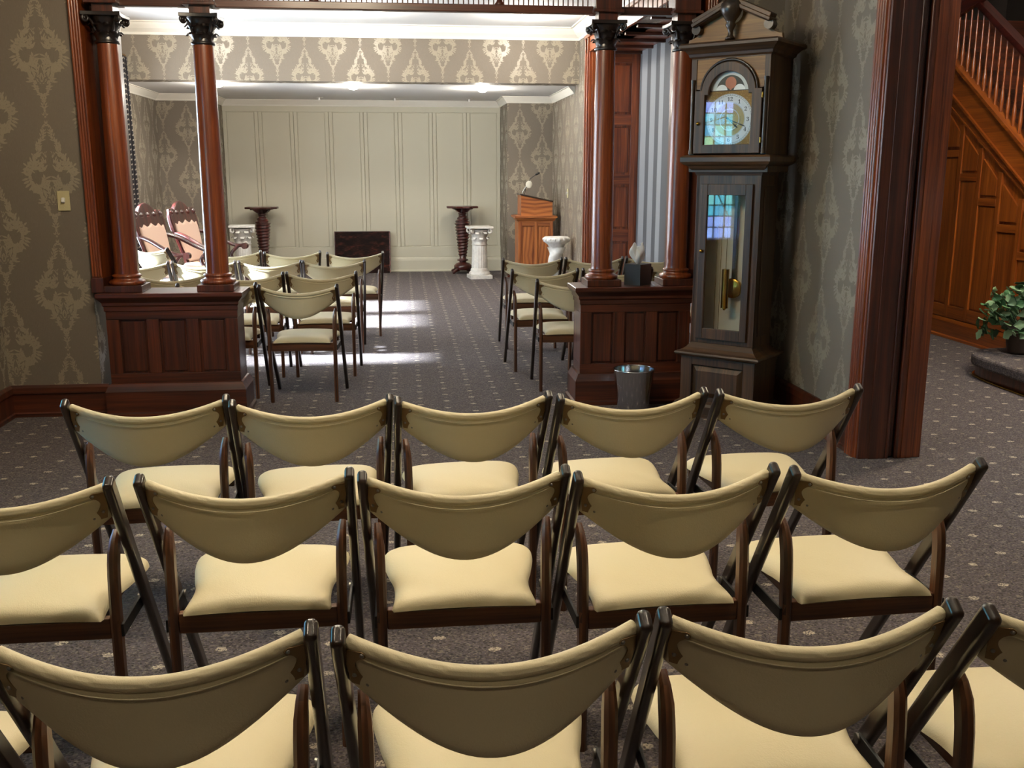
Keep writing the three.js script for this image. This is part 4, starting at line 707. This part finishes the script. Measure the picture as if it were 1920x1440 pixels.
function plasterColumn(x, z, H, label, twist) {
  const o = thing('plaster_stand', label, 'pedestal', [x, 0, z], 0.12, 'white plaster stands');
  mk('plinth', bx(-0.16, 0.16, 0, 0.055, -0.16, 0.16, 0.006), M.marble, o);
  mk('base_moulding', lathe([[0.15, 0.055], [0.155, 0.075], [0.14, 0.1], [0.126, 0.11], [0.13, 0.13], [0.115, 0.15]], 28), M.marble, o);
  if (twist) {
    const n = 60, m = 24, pos = [], idx = []; for (let i = 0; i <= n; i++) for (let j = 0; j < m; j++) { const t = i / n, a = (j / m) * 6.2832, r = (0.085 + 0.02 * t * t) * (1 + 0.14 * Math.sin(2 * a + t * 13)); pos.push(r * Math.cos(a), 0.14 + t * (H - 0.27), r * Math.sin(a)); }
    for (let i = 0; i < n; i++) for (let j = 0; j < m; j++) { const a = i * m + j, b = i * m + ((j + 1) % m); idx.push(a, a + m, b, b, a + m, b + m); }
    const g = new THREE.BufferGeometry(); g.setAttribute('position', new THREE.Float32BufferAttribute(pos, 3)); g.setIndex(idx); g.computeVertexNormals(); mk('shaft', g, M.marble, o);
    mk('top', [lathe([[0.09, H - 0.14], [0.11, H - 0.1], [0.15, H - 0.07], [0.165, H - 0.06], [0.17, H - 0.04], [0.165, H - 0.015], [0.15, H], [0, H]], 30), ...[...Array(16)].map((_, i) => new THREE.SphereGeometry(0.022, 8, 6).translate(0.158 * Math.cos(i * 0.3927), H - 0.03, 0.158 * Math.sin(i * 0.3927)))], M.marble, o);
  } else {
    const n = 2, m = 60, pos = [], idx = []; for (let i = 0; i <= n; i++) for (let j = 0; j < m; j++) { const a = (j / m) * 6.2832, r = (i === 0 ? 0.116 : i === 1 ? 0.111 : 0.104) * (1 - 0.05 * Math.pow(Math.abs(Math.sin(a * 10)), 0.6)); pos.push(r * Math.cos(a), 0.145 + (i / n) * (H - 0.4), r * Math.sin(a)); }
    for (let i = 0; i < n; i++) for (let j = 0; j < m; j++) { const a = i * m + j, b = i * m + ((j + 1) % m); idx.push(a, a + m, b, b, a + m, b + m); }
    const g = new THREE.BufferGeometry(); g.setAttribute('position', new THREE.Float32BufferAttribute(pos, 3)); g.setIndex(idx); g.computeVertexNormals(); mk('fluted_shaft', g, M.marble, o);
    const y = H - 0.25; mk('capital', [lathe([[0.104, y - 0.02], [0.118, y - 0.01], [0.106, y], [0.108, y + 0.12], [0.14, y + 0.2]], 24), ...acanthus(0.106, y, 0.11, 0.075, 0.05, 8, 0), ...acanthus(0.108, y + 0.07, 0.12, 0.08, 0.07, 8, 0.39), ...[0, 1, 2, 3].map((i) => new THREE.TorusGeometry(0.028, 0.014, 8, 16).rotateY(Math.PI / 4 + (i * Math.PI) / 2 + Math.PI / 2).translate(0.185 * Math.sin(Math.PI / 4 + (i * Math.PI) / 2), y + 0.185, 0.185 * Math.cos(Math.PI / 4 + (i * Math.PI) / 2)))], M.marble, o);
    mk('top', bx(-0.175, 0.175, H - 0.03, H, -0.175, 0.175, 0.006), M.marble, o);
  }
}
plasterColumn(1.085, -14.1, 0.745, 'white fluted plaster column stand left of the lectern');
plasterColumn(-2.2, -13.9, 0.79, 'white fluted plaster column stand behind the armchairs');
plasterColumn(1.93, -12.35, 0.7, 'white twisted plaster stand in front of the lectern', true);
{ // burl wood board leaning on the partition
  const o = thing('table_leaf', 'dark burl wood table leaf leaning against the cream partition', 'board', [-0.62, 0, -14.99]);
  const g = new THREE.Group(); 
  const lean = (q) => q.rotateX(-0.2);
  mk('board', lean(bx(-0.405, 0.405, 0, 0.63, -0.02, 0.0, 0.006)), M.burl, o, { grain: 'x' });
  mk('edge_band', [lean(bx(-0.415, -0.405, 0, 0.63, -0.022, 0.004, 0.002)), lean(bx(0.405, 0.425, 0, 0.63, -0.07, 0.004, 0.002)), lean(bx(-0.415, 0.415, 0.625, 0.635, -0.022, 0.004, 0.002))], M.mahogany, o, { grain: 'x' });
}
{ // lectern
  const o = thing('lectern', 'oak lectern with sloping top, reading lamp and gooseneck microphone', 'lectern', [1.8, 0, -13.55]);
  mk('plinth', mould([[0, 0], [0.03, 0], [0.03, 0.07], [0.015, 0.09], [0, 0.1]], rect(-0.24, 0.24, -0.2, 0.2), { closed: true }), M.oak, o, { grain: 'x' });
  mk('body', [bx(-0.24, 0.24, 0, 0.86, -0.2, 0.19)], M.oak, o);
  for (const [a, b] of [[-0.24, -0.19], [-0.02, 0.03], [0.19, 0.24]]) mk('stile', bx(a, b, 0.1, 0.84, 0.19, 0.205, 0.003), M.oak, o);
  for (const [a, b] of [[0.1, 0.17], [0.78, 0.86]]) mk('rail', bx(-0.24, 0.24, a, b, 0.19, 0.204, 0.003), M.oak, o, { grain: 'x' });
  mk('panel', bx(-0.18, -0.03, 0.18, 0.77, 0.19, 0.198, 0.004), M.oak, o); mk('panel', bx(0.04, 0.18, 0.18, 0.77, 0.19, 0.198, 0.004), M.oak, o);
  mk('cornice', [mould([[0, 0.84], [0.012, 0.85], [0.035, 0.885], [0.05, 0.89], [0.05, 0.915], [0, 0.92]], rect(-0.24, 0.24, -0.2, 0.2), { closed: true }), bx(-0.24, 0.24, 0.86, 0.92, -0.2, 0.2)], M.oak, o, { grain: 'x' });
  const s = shapeOf([[-0.2, 0.92], [-0.2, 1.19], [0.225, 1.1], [0.225, 0.92]]);
  mk('reading_box', extrude(s, 0.4, 0.004).translate(0, 0, -0.2), M.oak, o, { grain: 'x' });
  mk('reading_top', bar([-0.215, 1.205, 0], [0.235, 1.11, 0], 0.02, 0.43, 0.004, V(0.206, 0.978, 0)), M.clockDark, o, { grain: 'x' });
  const lamp = mk('reading_lamp', [tube([[-0.17, 1.19, 0.05], [-0.15, 1.25, 0.05], [-0.11, 1.31, 0.05]], 0.012, 14, 8)], M.steel, o);
  mk('lamp_head', lathe([[0, 0.0], [0.035, 0.004], [0.05, 0.02], [0.048, 0.026], [0.03, 0.03], [0, 0.03]], 24).rotateX(Math.PI / 2).rotateY(0.3).translate(-0.085, 1.335, 0.06), M.glow, lamp);
  const mic = mk('microphone', [tube([[-0.13, 1.19, -0.05], [-0.1, 1.3, -0.05], [-0.05, 1.4, -0.05], [0.03, 1.465, -0.05]], 0.005, 20, 6)], M.black, o);
  mk('capsule', new THREE.CapsuleGeometry(0.014, 0.04, 6, 12).rotateZ(-1.1).translate(0.055, 1.478, -0.05), M.black, mic);
}
// Victorian armchairs
function armchair(x, z, turn, label) {
  const o = thing('armchair', label, 'armchair', [x, 0, z], turn, 'carved mahogany armchairs');   // faces +z
  const lean = 0.24, B = (y) => -0.22 - (y - 0.45) * lean;
  for (const s of [-1, 1]) {
    mk('front_leg', [sweep([[s * 0.25, 0.4, 0.25], [s * 0.27, 0.28, 0.27], [s * 0.255, 0.1, 0.25], [s * 0.27, 0.0, 0.27]], csect(0.03), 16, (t) => 1.15 - 0.5 * Math.sin(t * 2.4))], M.mahogany, o);
    mk('rear_leg', [sweep([[s * 0.23, 0.45, -0.22], [s * 0.24, 0.2, -0.25], [s * 0.25, 0, -0.33]], rsect(0.045, 0.045), 10)], M.mahogany, o);
    mk('back_post', [sweep([[s * 0.2, 0.42, -0.2], [s * 0.215, 0.62, B(0.62)], [s * 0.27, 0.85, B(0.85)], [s * 0.29, 1.0, B(1.0)], [s * 0.26, 1.09, B(1.09)]], rsect(0.05, 0.045), 18)], M.mahogany, o);
    mk('arm', [sweep([[s * 0.265, 0.84, B(0.84)], [s * 0.3, 0.8, -0.18], [s * 0.33, 0.7, 0.02], [s * 0.335, 0.66, 0.14], [s * 0.33, 0.665, 0.22]], rsect(0.05, 0.04, 0.35), 22), new THREE.CylinderGeometry(0.036, 0.036, 0.055, 16).rotateZ(Math.PI / 2).translate(s * 0.33, 0.655, 0.235)], M.mahogany, o);
    mk('arm_support', [sweep([[s * 0.325, 0.66, 0.16], [s * 0.29, 0.56, 0.08], [s * 0.28, 0.46, 0.13], [s * 0.275, 0.4, 0.16]], rsect(0.045, 0.035, 0.35), 16)], M.mahogany, o);
  }
  mk('seat_rail', [bx(-0.29, 0.29, 0.36, 0.42, -0.25, 0.27, 0.012)], M.mahogany, o, { grain: 'x' });
  { const g = new RoundedBoxGeometry(0.56, 0.1, 0.52, 4, 0.045).translate(0, 0.45, 0.005), p = g.attributes.position; for (let i = 0; i < p.count; i++) { const y = p.getY(i); if (y > 0.45) p.setY(i, y + 0.03 * (1 - Math.pow(p.getX(i) / 0.28, 2)) * (1 - Math.pow(p.getZ(i) / 0.26, 2))); } g.computeVertexNormals(); mk('seat', g, M.rose, o); }
  const bs = new THREE.Shape(); bs.moveTo(-0.17, 0.52); bs.quadraticCurveTo(-0.25, 0.75, -0.235, 0.93); bs.quadraticCurveTo(-0.2, 0.9, -0.15, 0.95); bs.quadraticCurveTo(-0.08, 0.9, 0, 0.96); bs.quadraticCurveTo(0.08, 0.9, 0.15, 0.95); bs.quadraticCurveTo(0.2, 0.9, 0.235, 0.93); bs.quadraticCurveTo(0.25, 0.75, 0.17, 0.52); bs.closePath();
  const tilt = (g) => g.translate(0, -0.45, 0).rotateX(-Math.atan(lean)).translate(0, 0.45, -0.22);
  mk('back_cushion', tilt(extrude(bs, 0.03, 0.018, 8).translate(0, 0, -0.012)), M.rose, o);
  const cs = new THREE.Shape(); cs.moveTo(-0.29, 0.88); cs.quadraticCurveTo(-0.32, 1.02, -0.27, 1.07); cs.quadraticCurveTo(-0.22, 1.14, -0.17, 1.09); cs.quadraticCurveTo(-0.1, 1.18, 0, 1.19); cs.quadraticCurveTo(0.1, 1.18, 0.17, 1.09); cs.quadraticCurveTo(0.22, 1.14, 0.27, 1.07); cs.quadraticCurveTo(0.32, 1.02, 0.29, 0.88); cs.quadraticCurveTo(0.2, 0.88, 0.15, 0.94); cs.quadraticCurveTo(0.08, 0.89, 0, 0.95); cs.quadraticCurveTo(-0.08, 0.89, -0.15, 0.94); cs.quadraticCurveTo(-0.2, 0.88, -0.29, 0.88);
  mk('crest', [tilt(extrude(cs, 0.03, 0.01, 8).translate(0, 0, -0.02)), ...[-0.26, 0.26].map((q) => tilt(new THREE.SphereGeometry(0.035, 14, 10).translate(q, 1.07, 0.01))), ...[-0.13, 0, 0.13].map((q) => tilt(new THREE.SphereGeometry(0.04, 12, 8).scale(1.3, 0.7, 0.5).translate(q, 1.07, 0.015)))], M.mahogany, o);
  mk('lower_rail', tilt(bx(-0.2, 0.2, 0.46, 0.51, -0.015, 0.025, 0.01)), M.mahogany, o);
  return o;
}
armchair(-2.36, -10.8, 75 * D2R, 'carved mahogany armchair with rose upholstery, nearer to the sunlit chair');
armchair(-2.16, -11.54, 75 * D2R, 'carved mahogany armchair with rose upholstery behind the left column');

// ------------------------------------------------------------------ folding chairs (face -z; origin under the top of the back)
const chairParts = (() => {
  const T = 0.77, tipY = 0.79, lean = 0.508 / 0.79, pz = (y) => -0.5 + y * lean;
  const P = [];
  const add = (name, geos, mat, opt, sub) => P.push({ name, geos, mat, opt, sub });
  for (const s of [-1, 1]) add('front_leg', [bar([s * 0.236, 0, pz(0)], [s * 0.248, tipY, pz(tipY)], 0.024, 0.042, 0.0105)], M.legs, { grain: 'y' });
  for (const s of [-1, 1]) add('rear_leg', [sweep([[s * 0.211, 0, -0.082], [s * 0.212, 0.2, -0.08], [s * 0.213, 0.42, -0.082], [s * 0.214, 0.53, -0.09], [s * 0.216, 0.585, -0.105], [s * 0.219, 0.615, -0.128]], rsect(0.026, 0.04, 0.28), 22, (t) => (t > 0.9 ? 1 - (t - 0.9) * 3.5 : 0.88 + 0.12 * t))], M.apron, { grain: 'y' });
  add('rear_rail', [bx(-0.2, 0.2, 0.346, 0.402, -0.094, -0.07, 0.004)], M.apron, { grain: 'x' });
  add('front_rail', [bx(-0.2, 0.2, 0.36, 0.4, -0.41, -0.39, 0.004)], M.apron, { grain: 'x' });
  for (const s of [-1, 1]) add('side_rail', [bx(s * 0.145, s * 0.165, 0.362, 0.402, -0.39, -0.094, 0.003)], M.apron, { grain: 'z' });
  for (const s of [-1, 1]) { add('link_bar', [bx(s * 0.224, s * 0.232, 0.352, 0.386, -0.265, -0.07, 0.002)], M.black, {}); add('pivot', [new THREE.CylinderGeometry(0.011, 0.011, 0.018, 12).rotateZ(Math.PI / 2).translate(s * 0.229, 0.375, -0.258)], M.steelDark, {}); }
  { // seat cushion
    const n = 26, m = 22, pos = [], idx = [], w = (v) => { let q = 0.188 - 0.008 * Math.sin(Math.PI * Math.min(1, v / 0.5)) + 0.028 * THREE.MathUtils.smoothstep(v, 0.35, 0.85); if (v > 0.86) { const e = (v - 0.86) / 0.14; q -= 0.075 * (1 - Math.sqrt(Math.max(0, 1 - e * e))); } if (v < 0.03) q -= 0.006 * (1 - v / 0.03); return q; };
    const ring = (u) => 1 - Math.pow(Math.abs(u), 8);
    const F = (u, v, top) => {
      const x = u * w(v), z = -0.052 - v * 0.4 + 0.014 * (1 - u * u) * (v < 0.1 ? -(1 - v / 0.1) * 0.4 : 0), e = Math.pow(Math.max(0, ring(u)), 0.5) * Math.pow(Math.max(0, 1 - Math.pow(Math.abs(2 * v - 1), 12)), 0.5);
      const crease = 0.0022 * Math.sin((u * 2.2 + v * 5) * 3.1) * Math.exp(-Math.pow((v - 0.18) / 0.14, 2)) * Math.abs(u);
      return [x, top ? 0.403 + 0.032 * e + 0.022 * (1 - u * u) * Math.sin(Math.PI * Math.min(1, Math.max(0, v * 0.92 + 0.04))) + crease * e : 0.403 - 0.004 * e, z];
    };
    for (const top of [1, 0]) for (let i = 0; i <= n; i++) for (let j = 0; j <= m; j++) { const su = Math.sin(((j / m) - 0.5) * Math.PI), sv = 0.5 - 0.5 * Math.cos((i / n) * Math.PI); pos.push(...F(su, sv, top)); }
    const k = (n + 1) * (m + 1);
    for (let i = 0; i < n; i++) for (let j = 0; j < m; j++) { const a = i * (m + 1) + j, b = a + 1, c = a + m + 1, d = c + 1; idx.push(a, b, c, b, d, c); idx.push(k + a, k + c, k + b, k + b, k + c, k + d); }
    const g = new THREE.BufferGeometry(); g.setAttribute('position', new THREE.Float32BufferAttribute(pos, 3)); g.setIndex(idx); g.computeVertexNormals();
    add('seat', [g], M.vinyl, {});
  }
  const W = 0.236, top = (s) => T - 0.036 * (1 - s * s), bot = (s) => 0.682 - 0.106 * Math.pow(Math.max(0, Math.cos((s * Math.PI) / 2)), 0.95), zz = (s, y) => (0.06 + 0.34 * s * s) * (y - T) - 0.012 + 0.062 * (1 - s * s);
  { // back panel: padded shield, thick in the middle
    const n = 30, m = 12, pos = [], idx = [], th = 0.011;
    for (const f of [1, -1]) for (let i = 0; i <= n; i++) for (let j = 0; j <= m; j++) {
      const s = (i / n) * 2 - 1, t = j / m, y = bot(s) + (top(s) - 0.006 - bot(s)) * t, e = Math.pow(Math.max(0, 1 - Math.pow(Math.abs(2 * t - 1), 6)), 0.5) * Math.pow(1 - Math.pow(Math.abs(s), 40), 0.3);
      pos.push(s * W, y, zz(s, y) + f * (0.003 + (th - 0.003 + (f < 0 ? 0.006 : 0)) * e));
    }
    const k = (n + 1) * (m + 1);
    for (let i = 0; i < n; i++) for (let j = 0; j < m; j++) { const a = i * (m + 1) + j, b = a + 1, c = a + m + 1, d = c + 1; idx.push(a, c, b, b, c, d); idx.push(k + a, k + b, k + c, k + b, k + d, k + c); }
    const rim = []; for (let i = 0; i <= n; i++) rim.push(i * (m + 1)); for (let j = 1; j <= m; j++) rim.push(n * (m + 1) + j); for (let i = n - 1; i >= 0; i--) rim.push(i * (m + 1) + m); for (let j = m - 1; j > 0; j--) rim.push(j);
    rim.forEach((a, i) => { const b = rim[(i + 1) % rim.length]; idx.push(a, a + k, b, b, a + k, b + k); });
    const g = new THREE.BufferGeometry(); g.setAttribute('position', new THREE.Float32BufferAttribute(pos, 3)); g.setIndex(idx);
    const ln = (d, y0, f) => [...Array(13)].map((_, i) => { const s = (i / 12) * 2 - 1, y = y0(s); return [s * (W - 0.002), y, zz(s, y) + f]; });
    add('backrest', [toCreasedNormals(g, 0.9)], M.vinyl, {}, [
      { name: 'top_roll', geos: [sweep(ln(0, (s) => top(s) - 0.004, 0), csect(0.0125, 12), 40, () => 1, V(0, 1, 0))], mat: M.vinyl },
      { name: 'seam_cord', geos: [tube(ln(0, (s) => top(s) - 0.022, 0.0135), 0.0016, 40, 6)], mat: M.vinyl },
    ]);
  }
  for (const s of [-1, 1]) { // shaped bronze plates with screws on the back of the panel
    const sh = new THREE.Shape(); sh.moveTo(0, -0.04); sh.lineTo(0.03, -0.046); sh.quadraticCurveTo(0.042, -0.04, 0.032, -0.028); sh.quadraticCurveTo(0.014, -0.012, 0.016, 0.004); sh.quadraticCurveTo(0.02, 0.018, 0.036, 0.022); sh.quadraticCurveTo(0.046, 0.03, 0.034, 0.036); sh.lineTo(0, 0.036); sh.closePath();
    const a = Math.atan(2 * 0.062 / W * 0.92), place = (g) => g.rotateX(0.36).rotateY(s > 0 ? a : -a).translate(s * 0.236, 0.724, zz(0.98, 0.724) + 0.0105);
    const pl = extrude(s > 0 ? shapeOf(sh.getPoints(6).map((q) => [-q.x, q.y]).reverse()) : sh, 0.0022);
    add('bracket', [place(pl)], M.bronze, {}, [[0.034, 0.029], [0.031, -0.037], [0.01, -0.02]].map(([u, v]) => ({ name: 'screw', geos: [place(new THREE.SphereGeometry(0.0042, 8, 6).translate(-s * u, v, 0.002))], mat: M.steelDark })));
  }
  return P;
})();
let chair0 = null;
function chair(x, z, rot, label, group) {
  if (chair0) { const c = copy(chair0, [x, 0, z], rot * D2R, label); c.userData.group = group; return c; }
  chair0 = thing('folding_chair', label, 'chair', [x, 0, z], rot * D2R, group);
  for (const p of chairParts) { const m = mk(p.name, p.geos, p.mat, chair0, p.opt); for (const q of p.sub ?? []) mk(q.name, q.geos, q.mat, m, {}); }
  return chair0;
}
const ORD = ['leftmost', 'second from left', 'middle', 'fourth from left', 'rightmost'];
[[-0.831, -3.155, 2], [-0.303, -3.1, 4], [0.218, -3.09, 4], [0.744, -3.08, 5], [1.283, -3.085, 3]].forEach(([x, z, r], i) => chair(x, z, r, `cream folding chair, ${ORD[i]} of the near block's front row`, 'near block front row'));
[[-0.955, -2.3, 0], [-0.392, -2.31, 0], [0.136, -2.274, 0], [0.653, -2.226, 2], [1.189, -2.213, 2]].forEach(([x, z, r], i) => chair(x, z, r, `cream folding chair, ${ORD[i]} of the near block's middle row`, 'near block middle row'));
[[-0.98, -1.47, -3], [-0.41, -1.47, 1], [0.13, -1.447, 0], [0.662, -1.449, -2], [1.205, -1.41, 0]].forEach(([x, z, r], i) => chair(x, z, r, `cream folding chair, ${ORD[i]} of the row nearest the camera`, 'near block rear row'));
const FAR = (n, i, side) => `cream folding chair, ${['aisle seat', 'second from the aisle', 'third from the aisle', 'fourth from the aisle'][i]} in ${['nearest', 'second', 'third', 'farthest'][n]} row of the far ${side} block`;
[[[-0.681, -6.377, -3], [-1.215, -6.52, 0]],
  [[-0.597, -7.205, -1], [-1.12, -7.2, 2], [-1.65, -7.2, 0], [-2.18, -7.2, 0]],
  [[-0.571, -8.167, 3], [-1.091, -8.2, 0], [-1.62, -8.2, 0], [-2.15, -8.2, 0]],
  [[-0.436, -9.0, 5], [-1.01, -9.14, 9], [-1.56, -9.24, 6]]].forEach((row, n) => row.forEach(([x, z, r], i) => chair(x, z, r, FAR(n, i, 'left'), 'far left block')));
chair(-2.45, -9.85, -36, 'cream folding chair turned aside in sunlight before the armchairs', 'far left block');
[[[1.14, -6.52, -2]],
  [[1.048, -7.238, 2], [1.588, -7.26, 0], [2.12, -7.28, 0]],
  [[1.081, -8.21, 0], [1.616, -8.23, 3], [2.15, -8.27, 2]]].forEach((row, n) => row.forEach(([x, z, r], i) => chair(x, z, r, FAR(n, i, 'right'), 'far right block')));
renderer.render(scene, camera);
